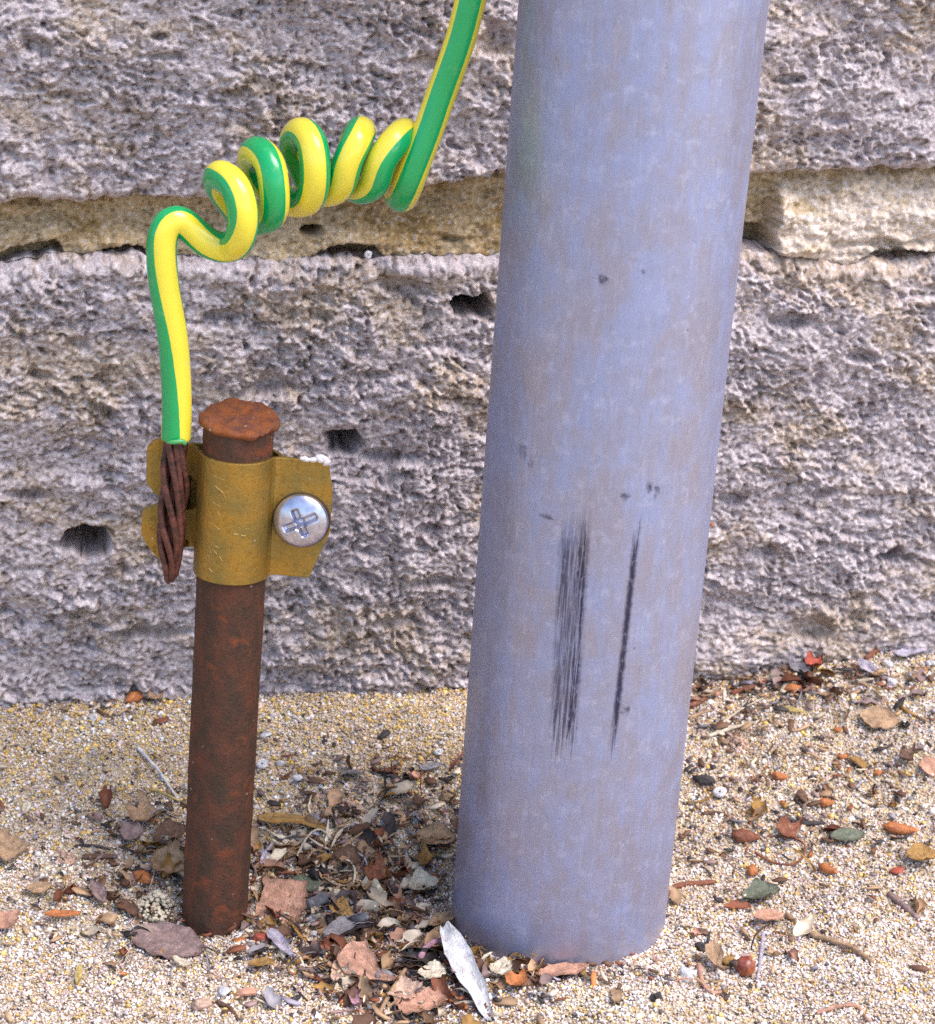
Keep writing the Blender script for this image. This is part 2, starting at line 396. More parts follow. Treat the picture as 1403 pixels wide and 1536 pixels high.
def pits(u, z, lst, seed):
    """hand-placed holes: (share of the face that is hole, depth)"""
    h = np.zeros(u.shape)
    for (px, py, rx, ry, dep) in lst:
        a, b = onwall(px, py)
        k = 1 / 5.75
        e = np.hypot((u - a) / (rx * k), (z - b) / (ry * k)) + .45 * noise(u / 5.5 + px, z / 4.0, seed) + .06 * noise(u / 2.2, z / 1.8 + py, seed + 1)
        h -= dep * (2.5 if dep > 5 else 1.4) * (sstep(1.08, .5, e) if dep > 5 else sstep(1.2, .4, e))
    return h
def stone(name, us, edge, sign, zend, step, d0, seed, plist, zdense, amp=1.0, rnd=2.6):
    """one stone: face rows running away from the joint edge, first rolled back into the joint"""
    e = edge(us) + .8 * noise(us / 6, us * 0, seed + 40) + .45 * noise(us / 2, us * 0, seed + 41)
    span = abs(zend - np.mean(e))
    dense = abs(zdense - np.mean(e))
    t = [(0, -16), (0, -11), (0, -8), (0, -6)] + [(rnd * (1 - math.cos(a)), -rnd * 1.7 * (1 - math.sin(a))) for a in np.linspace(0, math.pi / 2, 9)]
    x = rnd; s = step; rows = []
    while x < span:
        if x > dense: s *= 1.3
        x = min(span, x + s); rows.append(x)
    zo = np.array([a for a, _ in t] + rows); dd = np.array([b for _, b in t] + [0] * len(rows))
    frac = np.ones(len(zo)); nb = len(t)
    Zc = e[None] + sign * zo[:, None] * np.ones_like(us)[None]
    U = np.broadcast_to(us[None], Zc.shape)
    wgt = sstep(-9, 0, dd)[:, None]
    hole = pits(U, Zc, plist, seed + 30)
    D = d0 + dd[:, None] + rock(U, Zc, seed, amp) * wgt * (1 - .93 * sstep(-.5, -5, hole)) + hole
    # roughen the return face too
    Zc = Zc + (1 - wgt) * .9 * noise(U / 4, dd[:, None] / 3 + U * 0, seed + 42)
    F = gridfaces(len(zo), len(us))
    if sign > 0: pass
    else: F = F[:, ::-1]
    me = mesh(name, toworld(U, Zc, D), F)
    setcol(me, 'rock_colour', rock_colour(np.array(U), Zc, seed + 60, (.50, .43, .445), (.73, .66, .67), (.48, .375, .295), (.125, .09, .068)))
    return link(name, me, MAT_STONE, wall)
us = axis(UL, UR, .36, -700, 700)
usx = us
PU = [(60, 70, 22, 10.8, 1.98), (240, 55, 14.3, 8.1, 2.25), (250, 85, 33, 6.75, 1.8), (100, 145, 24.75, 6.75, 1.98), (640, 95, 40, 10, 2), (745, 60, 26, 30, 3), (560, 60, 16.5, 9.45, 1.8), (350, 140, 16.5, 8.1, 1.8), (1180, 120, 22, 8.1, 2.25), (1320, 60, 27.5, 9.45, 1.98), (1250, 180, 33, 8.1, 1.8), (440, 40, 18.7, 8.1, 1.8), (75, 245, 10, 26, 2)]
PL = [(132, 812, 40, 24, 11), (712, 461, 32, 17, 11), (690, 455, 22, 12, 6), (605, 432, 40, 15, 4.5), (405, 575, 32, 20, 3.6), (517, 664, 30, 20, 8), (575, 682, 44, 12, 4), (1333, 831, 22, 15, 9), (1360, 836, 14.3, 8.1, 3.6), (230, 945, 60, 12, 4.2), (120, 515, 16.5, 10.8, 2.7), (330, 470, 36, 10, 2.8), (60, 560, 18.7, 8.1, 2.25), (600, 930, 40, 12, 3), (1215, 935, 34, 20, 3.4), (1100, 745, 26, 12, 3), (1290, 530, 27.5, 10.8, 2.7), (1180, 480, 36, 10, 3), (1240, 735, 33, 10.8, 2.88), (640, 790, 22, 10.8, 2.25), (560, 560, 25.3, 9.45, 2.16), (45, 740, 27.5, 9.45, 4.05), (380, 870, 24.2, 10.8, 2.7), (650, 870, 40, 9, 3), (1300, 770, 22, 8.1, 2.34), (30, 930, 22, 9.45, 2.16), (1150, 820, 14.3, 10.8, 2.7), (150, 660, 22, 9.45, 2.16)]
stone('stone', us, up_edge, 1, 330, .38, 0.0, 101, PU, ZT)
stone('stone', us, lo_edge, -1, -30, .37, 2.2, 202, PL, onwall(700, 1080)[1] - 8, 1.0, 4.2)

# mortar bed with its broken lower lip and the proud lump on the right
zlo, zhi = float(lo_edge(UL)) - 9, float(up_edge(UR)) + 7
um = axis(UL, UR, .5, -700, 700); zm = np.arange(min(zlo, float(lo_edge(UR)) - 6), zhi + 4, .42)
U, Zm = np.meshgrid(um, zm)
rag = .7 * noise(U / 5, Zm * 0 + 3, 310) + .35 * noise(U / 1.8, Zm * 0, 311)
below = sstep(.35, -.35, Zm - mo_edge(U) - rag)
ua, ub = onwall(1172, 320)[0], onwall(1120, 320)[0]
lump = sstep(ua - .8, ua + .8, U + .8 * noise(Zm / 3, U * 0, 312))
hollow = sstep(ub - 8, ub, U) * (1 - lump) * sstep(float(up_edge(ua)) - 6, float(up_edge(ua)) - 13, Zm)
fr = (Zm - mo_edge(U)) / np.maximum(1, up_edge(U) - mo_edge(U))
D = -8.2 + 2.0 * noise(U / 20, Zm / 8, 313) + 1.5 * noise(U / 7, Zm / 4, 314) + 1.0 * noise(U / 2.6, Zm / 2, 315) + .8 * noise(U / 1.1, Zm / 1.1, 316)
D = D + lump * (7.2 * sstep(1.05, .40, fr) + 1.6 * noise(U / 9, Zm / 5, 317)) + 4.2 * sstep(.6, .08, fr) * (1 - lump) - hollow * 6.0
pm = pits(U, Zm, [(472, 355, 20, 8, 7), (200, 345, 10, 5, 1.0), (700, 368, 30, 6, 1.2), (1330, 368, 60, 8, 3.5)], 318)
D = D + pm - below * 9.5
me = mesh('mortar_joint', toworld(U, Zm, D), gridfaces(len(zm), len(um)))
mc1 = rock_colour(U, Zm, 380, (.48, .36, .215), (.62, .51, .38), (.35, .225, .09), (.15, .10, .05), .9); mc2 = rock_colour(U, Zm, 380, (.68, .57, .48), (.82, .75, .71), (.54, .40, .22), (.32, .22, .12), .8)
lk = (lump * sstep(1.15, .55, fr)).ravel()[:, None]
setcol(me, 'rock_colour', mc1 * (1 - lk) + mc2 * lk)
link('mortar_joint', me, MAT_MORTAR, wall)

# courses above the frame and the core behind
def far_stone(u_a, u_b, z_a, z_b, seed):
    uu = np.linspace(u_a, u_b, 60); prof = [(z_a, -16), (z_a, -4), (z_a + 3, 0)] + [(q, 0) for q in np.linspace(z_a + 8, z_b - 8, 28)] + [(z_b - 3, 0), (z_b, -4), (z_b, -16)]
    Zc = np.array([a for a, _ in prof])[:, None] + 0 * uu[None]; Dc = np.array([b for _, b in prof])[:, None] + 0 * uu[None]
    edge_u = sstep(0, 6, np.minimum(uu - u_a, u_b - uu))[None]
    Uc = np.broadcast_to(uu[None], Zc.shape)
    Dc = Dc * edge_u + (1 - edge_u) * -16 + 1.6 * noise(Uc / 30, Zc / 18, seed) * edge_u
    me = mesh('stone', toworld(Uc, Zc, Dc), gridfaces(len(prof), 60))
    setcol(me, 'rock_colour', np.tile([(.44, .39, .42)], (Uc.size, 1)))
    link('stone', me, MAT_STONE, wall)
for (a, b, z1, z2, sd_) in ((-700, -250, 340, 560, 1), (-240, 190, 340, 560, 2), (200, 700, 340, 560, 3), (-700, -20, 570, 780, 4), (-10, 420, 570, 780, 5), (430, 700, 570, 780, 6)):
    far_stone(a, b, z1, z2, 500 + sd_)
def boxmesh(name, x0, x1, y0, y1, z0, z1):
    V = [(x, y, z) for x in (x0, x1) for y in (y0, y1) for z in (z0, z1)]
    return mesh(name, V, [(0, 1, 3, 2), (4, 6, 7, 5), (0, 4, 5, 1), (2, 3, 7, 6), (0, 2, 6, 4), (1, 5, 7, 3)])
cm = boxmesh('wall_core', -700, 700, 44, 220, -60, 780); setcol(cm, 'rock_colour', np.tile([(.40, .30, .2)], (8, 1)))
core = link('wall_core', cm, MAT_MORTAR, wall, smooth=False)
core.rotation_euler[2] = WPHI

# ================================================================== CONDUIT PIPE
def lathe_rows(axis_p0, axis_p1, rows, nseg, wob=None):
    """rows: (t in mm along the axis, radius)"""
    ax = (axis_p1 - axis_p0); ax = ax / np.linalg.norm(ax)
    e2 = np.array([0, -1.0, 0]); e2 = e2 - ax * np.dot(e2, ax); e2 /= np.linalg.norm(e2); e1 = np.cross(e2, ax) * -1
    if e1[0] < 0: e1 = -e1
    th = np.linspace(0, 2 * math.pi, nseg, endpoint=False)
    V = []
    for (t, r) in rows:
        rr = r if wob is None else r + wob(th, t)
        V.append(axis_p0[None] + ax[None] * t + (np.outer(np.sin(th) * rr, e1) + np.outer(np.cos(th) * rr, e2)))
    return np.concatenate(V), gridfaces(len(rows), nseg, True), th
PB = at(838, 1362, PIPE_Y); PT = at(965, 0, PIPE_Y)
pax = (PT - PB) / np.linalg.norm(PT - PB)
def pipe_z(px, py): return float(np.dot(at(px, py, PIPE_Y - 25) - PB, pax)) + 0.0
RUB = (pipe_z(860, 775), pipe_z(850, 1122), pipe_z(920, 1142))
SPOTS = [(-.9 * 25 * .2, pipe_z(885, 418), 1.6, 1.5), (9.2, pipe_z(965, 735), .8, 2.2), (10.9, pipe_z(978, 742), .8, 1.9), (4.0, pipe_z(925, 745), 1.4, .9), (8.6, pipe_z(948, 1070), 1.6, 1.6),
         (-19.5, pipe_z(735, 690), 1.2, 1.8), (-17.0, pipe_z(758, 705), .8, 1.8), (-12.0, pipe_z(790, 780), 1.6, .8), (3.2, pipe_z(990, 410), .6, .7)]
rows = [(t, 25.0) for t in np.arange(-25, 420, 6.0)]
V, F, th = lathe_rows(PB, PT, rows, 96, lambda a, t: .10 * np.sin(2 * a + .4) + .05 * np.sin(5 * a + t / 40))
me = mesh('wall_tube', V, F)
uvl = me.uv_layers.new(name='UVMap')
li = np.zeros(len(me.loops), np.int32); me.loops.foreach_get('vertex_index', li)
ang = ((li % 96) / 96.0 * 2 * math.pi + math.pi) % (2 * math.pi) - math.pi
uvd = np.stack([ang * 25, np.array([r[0] for r in rows])[li // 96]], -1).reshape(-1, 4, 2)
wr = (uvd[:, :, 0].max(1) - uvd[:, :, 0].min(1)) > 60
uvd[wr] = np.where(uvd[wr] * [1, 0] < 0, uvd[wr] + [2 * math.pi * 25, 0], uvd[wr])
uvl.data.foreach_set('uv', uvd.ravel().astype(np.float32))
pipe = tag(link('conduit_pipe', me, metal_zinc()), 'thick grey galvanised steel pipe with black rub marks, standing in the sand', 'pipe')

# ================================================================== RUSTY ROD
RB = at(322, 1372, ROD_Y); RT = at(358, 648, ROD_Y)
rax = (RT - RB) / np.linalg.norm(RT - RB); RLEN = float(np.linalg.norm(RT - RB))
rod = empty('earth_rod', RB)
tag(rod, 'rusty brown steel earth rod with a hammered flat top, standing in the sand', 'rod')
def rust(name, a, b, c_, sc=.3):
    m = M(name); c = m.coord(); st = m.coord((1000, 1000, 450))
    n = m.noise(st, sc, 5, .65, .4); n2 = m.noise(c, .16, 3, .6); n3 = m.noise(c, 1.6, 4, .7)
    col = m.mix(m.ramp(n, [(.40, 0), (.62, 1)]), a, b)
    col = m.mix(m.ramp(n2, [(.58, 0), (.72, .8)]), col, c_)
    col = m.mix(m.ramp(n3, [(.30, .7), (.42, 0)]), col, tuple(v * .3 for v in a))
    v = m.N.new('ShaderNodeTexVoronoi'); m.L.new(c, v.inputs['Vector']); v.inputs['Scale'].default_value = .22
    col = m.mix(m.ramp(v.outputs['Distance'], [(0, .7), (.05, .6), (.07, 0)]), col, (.42, .36, .28))
    m.bump(m.math('ADD', m.noise(c, .7, 5, .7), m.math('MULTIPLY', n3, .6)), .5, .8)
    return m.set(col, .72, .1, .35)
MAT_RUST = rust('rust_brown', (.06, .034, .022), (.12, .043, .023), (.23, .06, .02))
MAT_RUSTTOP = rust('rust_orange', (.27, .08, .022), (.14, .052, .035), (.36, .12, .028), .3)
def rodwob(a, t): return .14 * noise(a * 1.9, np.full_like(a, t / 6), 61) + .07 * noise(a * 5, np.full_like(a, t / 2.0), 62)
RLEN += 1.4
rows = [(t, 7.5) for t in np.arange(-20, RLEN - .4, 1.6)] + [(RLEN - .4, 7.5), (RLEN + .3, 7.5), (RLEN + .6, 7.0)]
V, F, _ = lathe_rows(np.zeros(3), RT - RB, rows, 64, rodwob)
link('shaft', mesh('shaft', V, F), MAT_RUST, rod)
capr = [(RLEN - 3.0, 7.2), (RLEN - .2, 7.3), (RLEN + .6, 7.7), (RLEN + 1.0, 8.1), (RLEN + 1.4, 8.4), (RLEN + 1.8, 8.4), (RLEN + 2.1, 8.1), (RLEN + 2.2, 7.4), (RLEN + 2.3, 6.4), (RLEN + 2.3, 5.2), (RLEN + 2.3, 3.6), (RLEN + 2.3, 2), (RLEN + 2.3, .7), (RLEN + 2.3, .05)]
V, F, _ = lathe_rows(np.zeros(3), RT - RB, capr, 72, None)
n_ = 72
thc = np.tile(np.linspace(0, 2 * math.pi, n_, endpoint=False), len(capr)); ri = np.repeat(np.array([r for _, r in capr]), n_)
rimk = np.clip(ri / 8.75, 0, 1) ** 3 * (np.repeat(np.arange(len(capr)), n_) > 0)
wobr = .9 * noise(np.cos(thc) * 1.3 + 5, np.sin(thc) * 1.3, 63) + .3 * noise(np.cos(thc) * 3.1, np.sin(thc) * 3.1 + 9, 64) + .12 * noise(np.cos(thc) * 9, np.sin(thc) * 9 + 9, 67)
ctrv = np.outer(np.repeat(np.array([t for t, _ in capr]), n_), rax)
V = ctrv + (V - ctrv) * (1 + rimk * wobr / 8.75)[:, None]
topk = (np.repeat(np.arange(len(capr)), n_) > 4)
V += np.outer(topk * (.7 * noise(V[:, 0] / 4, V[:, 1] / 4, 65) + .4 * noise(V[:, 0] / 1.5, V[:, 1] / 1.5, 66)) + (np.repeat(np.arange(len(capr)), n_) > 1) * .16 * V[:, 1] - (np.repeat(np.arange(len(capr)), n_) < 4) * 1.0 * np.clip(wobr, 0, 1) * rimk, rax)
link('mushroomed_head', mesh('mushroomed_head', V, F), MAT_RUSTTOP, rod)

# ================================================================== BRASS CLAMP
def brass():
    m = M('tarnished_brass'); c = m.coord(); n = m.noise(c, .14, 4, .6); n2 = m.noise(c, .9, 5, .7)
    col = m.mix(m.ramp(n, [(.38, 0), (.62, 1)]), (.28, .20, .055), (.42, .235, .04))
    col = m.mix(m.ramp(n2, [(.52, 0), (.72, .45)]), col, (.28, .22, .10))
    col = m.mix(m.ramp(n2, [(.32, .5), (.46, 0)]), col, (.14, .08, .025))
    v = m.N.new('ShaderNodeTexVoronoi'); m.L.new(c, v.inputs['Vector']); v.inputs['Scale'].default_value = .2
    col = m.mix(m.ramp(v.outputs['Distance'], [(0, .7), (.04, .6), (.06, 0)]), col, (.6, .55, .45))
    m.bump(n2, .28, .7)
    return m.set(col, m.ramp(n2, [(.35, .55), (.65, .34)]), .72, .5)
MAT_BRASS = brass()
clamp_o = RB + rax * (RLEN - 33.4) + np.array([0, 0, 0])
clamp = empty('rod_clamp', clamp_o)
clamp.rotation_euler = Vector(rax).to_track_quat('Z', 'Y').to_euler()
q_ = Vector((0, 0, 1)).rotation_difference(Vector(rax)); clamp.rotation_euler = q_.to_euler()
tag(clamp, 'tarnished brass clamp with a shiny screw, gripping the rusty rod and bare wire', 'clamp')
def sheet(bm, prof, zt, zb, th):
    """bent strip: prof = polyline (x,y), zt/zb = top and bottom height along it, th = thickness towards +y side"""
    prof = np.array(prof, float); n = len(prof)
    tg = np.gradient(prof, axis=0); tg /= np.linalg.norm(tg, axis=1)[:, None]
    nm = np.stack([-tg[:, 1], tg[:, 0]], -1)
    A, B, C, Dd = [], [], [], []
    for i in range(n):
        o, k = prof[i], prof[i] + nm[i] * th
        A.append(bm.verts.new((o[0] * S, o[1] * S, zt[i] * S))); B.append(bm.verts.new((o[0] * S, o[1] * S, zb[i] * S)))
        C.append(bm.verts.new((k[0] * S, k[1] * S, zt[i] * S))); Dd.append(bm.verts.new((k[0] * S, k[1] * S, zb[i] * S)))
    for i in range(n - 1):
        bm.faces.new((B[i], B[i + 1], A[i + 1], A[i])); bm.faces.new((C[i], C[i + 1], Dd[i + 1], Dd[i]))
        bm.faces.new((A[i], A[i + 1], C[i + 1], C[i])); bm.faces.new((Dd[i], Dd[i + 1], B[i + 1], B[i]))
    bm.faces.new((A[0], C[0], Dd[0], B[0])); bm.faces.new((A[-1], B[-1], Dd[-1], C[-1]))
def bmobj(name, bm, mat, parent, bev=.18, smooth=False):
    bmesh.ops.recalc_face_normals(bm, faces=bm.faces[:])
    me = bpy.data.meshes.new(name); bm.to_mesh(me); bm.free()
    o = link(name, me, mat, parent, smooth)
    if bev:
        b = o.modifiers.new('edge', 'BEVEL'); b.width = bev * S; b.segments = 2; b.limit_method = 'ANGLE'; b.angle_limit = math.radians(40)
    return o
# front strap: left root - round the rod - right flange with clipped corners
prof = []
for a in np.linspace(math.radians(186), math.radians(342), 30): prof.append((8.35 * math.cos(a), 8.35 * math.sin(a)))
prof += [(8.5, -1.9), (9.4, -1.55), (11, -1.5), (13, -1.5), (15, -1.5), (17, -1.5), (18.6, -1.5), (19.8, -1.5), (20.9, -1.5)]
H = 27.6
def zt_(x): return np.interp(x, [-9, 8.5, 19.6, 20.9], [H, H, H, H - 7.5])
def zb_(x): return np.interp(x, [-9, 8, 8.6, 17.0, 20.9], [0, 0, .6, .6, 11.5])
bm = bmesh.new()
sheet(bm, prof, [float(zt_(p[0])) for p in prof], [float(zb_(p[0])) for p in prof], 1.0)
lx = [(-8.2, -.6), (-9.2, -.2), (-10.6, .3), (-12.2, .9)]
sheet(bm, lx[::-1], [28.2, 28.2, 28.1, H - .1], [21.6, 21.4, 21.0, 20.2], .95)
sheet(bm, lx[::-1], [12.6, 13.0, 13.6, 14.6], [6.8, 6.6, 6.0, 5.2], .95)
bmobj('front_strap', bm, MAT_BRASS, clamp)
# back plate: left wing behind the wire, waist behind the rod, right wing behind the flange
bm = bmesh.new()
lw = [(-19.6, 1.7), (-18.6, 1.7), (-17.4, 1.8), (-16.2, 1.9), (-14, 2.0), (-12.3, 2.0)]
sheet(bm, lw, [26.2, 27.6, 28.2, 28.3, 28.3, 28.3], [18.6, 16.9, 15.6, 14.9, 14.9, 14.9], 1.0)
lw2 = [(-20.2, 1.7), (-19.0, 1.7), (-17.4, 1.8), (-16.2, 1.9), (-14, 2.0), (-12.3, 2.0)]
sheet(bm, lw2, [11.6, 12.6, 13.2, 13.9, 14.9 - .02, 14.9 - .02], [6.0, 4.0, 1.8, .7, .5, .5], 1.0)
bk = [(-12.2, 3.1), (-11.6, 5.4), (-10.4, 6.6)] + [(8.8 * math.cos(a), 1.6 + 7.4 * math.sin(a)) for a in np.linspace(math.radians(140), math.radians(8), 18)] + [(11, 2.0), (14, 2.0), (16.5, 2.0)]
sheet(bm, bk, [26.4] * len(bk), [2.2] * len(bk), 1.0)
bmobj('back_plate', bm, MAT_BRASS, clamp)
# screw: domed head with a crossed recess
def chrome():
    m = M('plated_screw'); c = m.coord(); n = m.noise(c, .5, 4, .6)
    return m.set(m.mix(m.ramp(n, [(.4, 0), (.65, 1)]), (.46, .45, .56), (.62, .63, .74)), .26, .9, .5)
nr, ns = 34, 96
rr = np.linspace(0, 1, nr); tt = np.linspace(0, 2 * math.pi, ns, endpoint=False)
RR, TT = np.meshgrid(rr, tt, indexing='ij')
Rm = 5.85 * RR; hx, hz = Rm * np.cos(TT), Rm * np.sin(TT)
dome = 2.9 * np.sqrt(np.clip(1 - (RR * .93) ** 2, 0, 1)) + .3
def slot(a, half, length, depth):
    p = hx * math.cos(a) + hz * math.sin(a); s_ = -hx * math.sin(a) + hz * math.cos(a)
    return depth * sstep(half + .35, half - .4, np.abs(s_)) * sstep(length + .3, length - .5, np.abs(p))
rec = np.maximum(slot(math.radians(28), .7, 3.9, 1.3), slot(math.radians(118), .7, 3.1, 1.5))
rec = np.maximum(rec, 2.6 * sstep(1.9, .3, Rm))
hy = dome - rec
V = np.stack([hx, -hy, hz], -1).reshape(-1, 3)
F = gridfaces(nr, ns, True)
V2 = np.stack([5.9 * np.cos(tt), np.full(ns, -.45), 5.9 * np.sin(tt)], -1); V3 = np.stack([5.7 * np.cos(tt), np.full(ns, .0), 5.7 * np.sin(tt)], -1)
base_i = len(V); V = np.concatenate([V, V2, V3])
lst = [((nr - 1) * ns + i, (nr - 1) * ns + (i + 1) % ns, base_i + (i + 1) % ns, base_i + i) for i in range(ns)] + [(base_i + i, base_i + (i + 1) % ns, base_i + ns + (i + 1) % ns, base_i + ns + i) for i in range(ns)]
F = np.concatenate([F, np.array(lst)])
scr = link('screw', mesh('screw', V, F[:, ::-1]), chrome(), clamp); scr.location = Vector((14.7, -2.35, 14.2)) * S; scr.rotation_euler = (math.radians(-4), 0, math.radians(-3))
bm = bmesh.new()
bmesh.ops.create_cone(bm, cap_ends=True, segments=48, radius1=6.25 * S, radius2=6.1 * S, depth=.8 * S, matrix=Matrix.Translation(Vector((14.65, -1.95, 13.9)) * S) @ Matrix.Rotation(math.radians(90), 4, 'X'))
md = M('dark_washer'); wsh = bmobj('washer', bm, md.set((.06, .05, .05), .6, .4), scr, 0)
wsh.matrix_parent_inverse = (Matrix.Translation(scr.location) @ scr.rotation_euler.to_matrix().to_4x4()).inverted()
# plaster crust on the flange corner
def lumpmesh(name, parts, seed, noise_amp=.35, sub=2):
    bm = bmesh.new()
    for (c, r) in parts:
        bmesh.ops.create_icosphere(bm, subdivisions=sub, radius=1, matrix=Matrix.Translation(Vector(c) * S) @ Matrix.Diagonal((r[0] * S, r[1] * S, r[2] * S, 1)))
    rs = random.Random(seed)
    for v in bm.verts:
        p = v.co / S
        k = float(noise(p.x * .9 + seed, p.y * .9 + p.z * 1.3, seed)) * noise_amp + float(noise(p.x * 2.3 + p.z, p.y * 2.3 - p.z * 2, seed + 1)) * noise_amp * .5
        v.co += v.normal * k * S
    me = bpy.data.meshes.new(name); bm.to_mesh(me); bm.free(); return me
mw = M('white_plaster'); mw.bump(mw.noise(mw.coord(), 1.2, 3, .6), .4)
WHITE = mw.set((.78, .73, .74), .85, 0, .2)
link('plaster_crust', lumpmesh('plaster_crust', [((14.6, -1.4, H + .1), (1.3, .7, .55)), ((16.4, -1.4, H + .15), (1.2, .75, .6)), ((18.0, -1.45, H + .5), (1.3, .8, .95)), ((19.3, -1.4, H - .2), (.8, .7, .9))], 5), WHITE, clamp)
# worn stamped characters: only single strokes can still be made out
strokes = [(.28, 215, .41, 248), (.30, 335, .40, 400), (.40, 400, .43, 465), (.28, 545, .38, 575), (.34, 640, .37, 680), (.26, 740, .30, 745), (.25, 795, .38, 860), (.30, 860, .38, 870),
           (.33, 1075, .38, 1090), (.25, 1110, .28, 1118), (.22, 1165, .31, 1182), (.32, 1130, .36, 1175), (.24, 1215, .27, 1235), (.39, 1195, .43, 1245), (.21, 1262, .34, 1298), (.21, 1345, .25, 1360), (.27, 1375, .31, 1408), (.55, 895, .60, 905), (.64, 915, .69, 925)]
bm = bmesh.new()
for (xa, ya, xb, yb) in strokes:
    pts = []
    for (xx, yy) in ((xa, ya), (xb, yb)):
        xm = (xx - .50) * 18.0; zz = H - 1.2 - (yy - 100) / 1400.0 * 25.5
        pts.append((xm, zz))
    (x1, z1), (x2, z2) = pts
    d = np.array([x2 - x1, z2 - z1]); d /= np.linalg.norm(d); nn = np.array([-d[1], d[0]]) * .15
    def sp(xm, zz, r): return (xm * S, -math.sqrt(max(.1, r * r - xm * xm)) * S, zz * S)
    q = [bm.verts.new(sp(x1 + nn[0], z1 + nn[1], 8.35)), bm.verts.new(sp(x2 + nn[0], z2 + nn[1], 8.35)), bm.verts.new(sp(x2 - nn[0], z2 - nn[1], 8.35)), bm.verts.new(sp(x1 - nn[0], z1 - nn[1], 8.35))]
    t = [bm.verts.new(sp(x1 + nn[0] * .3, z1 + nn[1] * .3, 8.5)), bm.verts.new(sp(x2 + nn[0] * .3, z2 + nn[1] * .3, 8.5)), bm.verts.new(sp(x2 - nn[0] * .3, z2 - nn[1] * .3, 8.5)), bm.verts.new(sp(x1 - nn[0] * .3, z1 - nn[1] * .3, 8.5))]
    bm.faces.new(t)
    for i in range(4): bm.faces.new((q[i], q[(i + 1) % 4], t[(i + 1) % 4], t[i]))
ml = M('worn_brass_edge')
bmobj('stamped_lettering', bm, ml.set((.31, .20, .06), .5, .4), clamp, 0)

# ================================================================== EARTH CABLE
def crom(P, n=24):
    P = np.array(P, float); P = np.vstack([2 * P[0] - P[1], P, 2 * P[-1] - P[-2]]); out = []
    for i in range(1, len(P) - 2):
        a, b, c_, d = P[i - 1], P[i], P[i + 1], P[i + 2]
        for t in np.linspace(0, 1, n, endpoint=False):
            out.append(.5 * (2 * b + (c_ - a) * t + (2 * a - 5 * b + 4 * c_ - d) * t * t + (3 * b - a - 3 * c_ + d) * t ** 3))
    out.append(P[-2]); return np.array(out)
def resample(P, step):
    L = np.concatenate([[0], np.cumsum(np.linalg.norm(np.diff(P, axis=0), axis=1))])
    s = np.linspace(0, L[-1], int(L[-1] / step) + 1)
    return np.stack([np.interp(s, L, P[:, k]) for k in range(3)], -1)
def Zp(zx, zy): return 180 + zx / 2.338, 140 + zy / 2.338
Yc = 426.0
ctl = []
def add(zx, zy, dY): ctl.append(at(*Zp(zx, zy), Yc + dY))
for zx, zy, dy in ((197, 1215, 0), (200, 1100, 0), (196, 980, 0), (184, 840, -.5), (160, 700, -1), (147, 590, -1.5), (150, 500, -1.5), (176, 450, -1), (215, 447, 0), (262, 486, .5), (318, 530, 0)):
    add(zx, zy, dy)
loops = [((385, 540), (432, 420), (352, 287), (402, 398), 0.0), ((507, 440), (541, 330), (480, 203), (505, 310), 4.5), ((640, 382), (686, 260), (635, 136), (640, 255), 8.0),
         ((725, 346), (798, 240), (845, 131), (815, 235), 11.0), ((842, 337), (915, 240), (1000, 138), (970, 245), 13.0)]
Rm_ = 7.2
for i, (B, Fp, T, Bk, y0) in enumerate(loops):
    cosp = (.80, .85, .9, .97, .97)[i]
    add(*B, y0); 
    add((B[0] + Fp[0]) / 2 + 14, (B[1] + Fp[1]) / 2 + 26, y0 - Rm_ * cosp * .75)
    add(*Fp, y0 - Rm_ * cosp)
    add((T[0] + Fp[0]) / 2 + 13, (T[1] + Fp[1]) / 2 - 26, y0 - Rm_ * cosp * .72)
    add(*T, y0 + .5)
    add((T[0] + Bk[0]) / 2 - 28 * (1 if i < 3 else .3), (T[1] + Bk[1]) / 2 - 18, y0 + 1.2 + Rm_ * cosp * .72)
    add(*Bk, y0 + 2 + Rm_ * cosp)
    nb = loops[i + 1][0] if i < 4 else (990, 362)
    add((nb[0] + Bk[0]) / 2 - 12, (nb[1] + Bk[1]) / 2 + 22, y0 + 3 + Rm_ * cosp * .75)
add(988, 366, 14.5); add(1012, 318, 9.5)
for zx, zy, dy in ((1042, 235, 9.0), (1086, 120, 9.5), (1128, 0, 10)): add(zx, zy, dy)
for px_, py_ in ((690, 62), (706, 0), (720, -60), (734, -150), (745, -300), (752, -500)): ctl.append(at(px_, py_, Yc + 10))
P = resample(crom(ctl), .45)
for _ in range(14):
    P[1:-1] = .25 * P[:-2] + .5 * P[1:-1] + .25 * P[2:]
P = resample(P, .45)
def frames(P):
    T = np.gradient(P, axis=0); T /= np.linalg.norm(T, axis=1)[:, None]
    n = np.cross(T[0], [0, 1, 0]); n /= np.linalg.norm(n); Nn = [n]
    for i in range(1, len(P)):
        n = n - T[i] * np.dot(n, T[i]); n = n / np.linalg.norm(n); Nn.append(n)
    Nn = np.array(Nn); return T, Nn, np.cross(T, Nn)
T, Nn, Bn = frames(P)
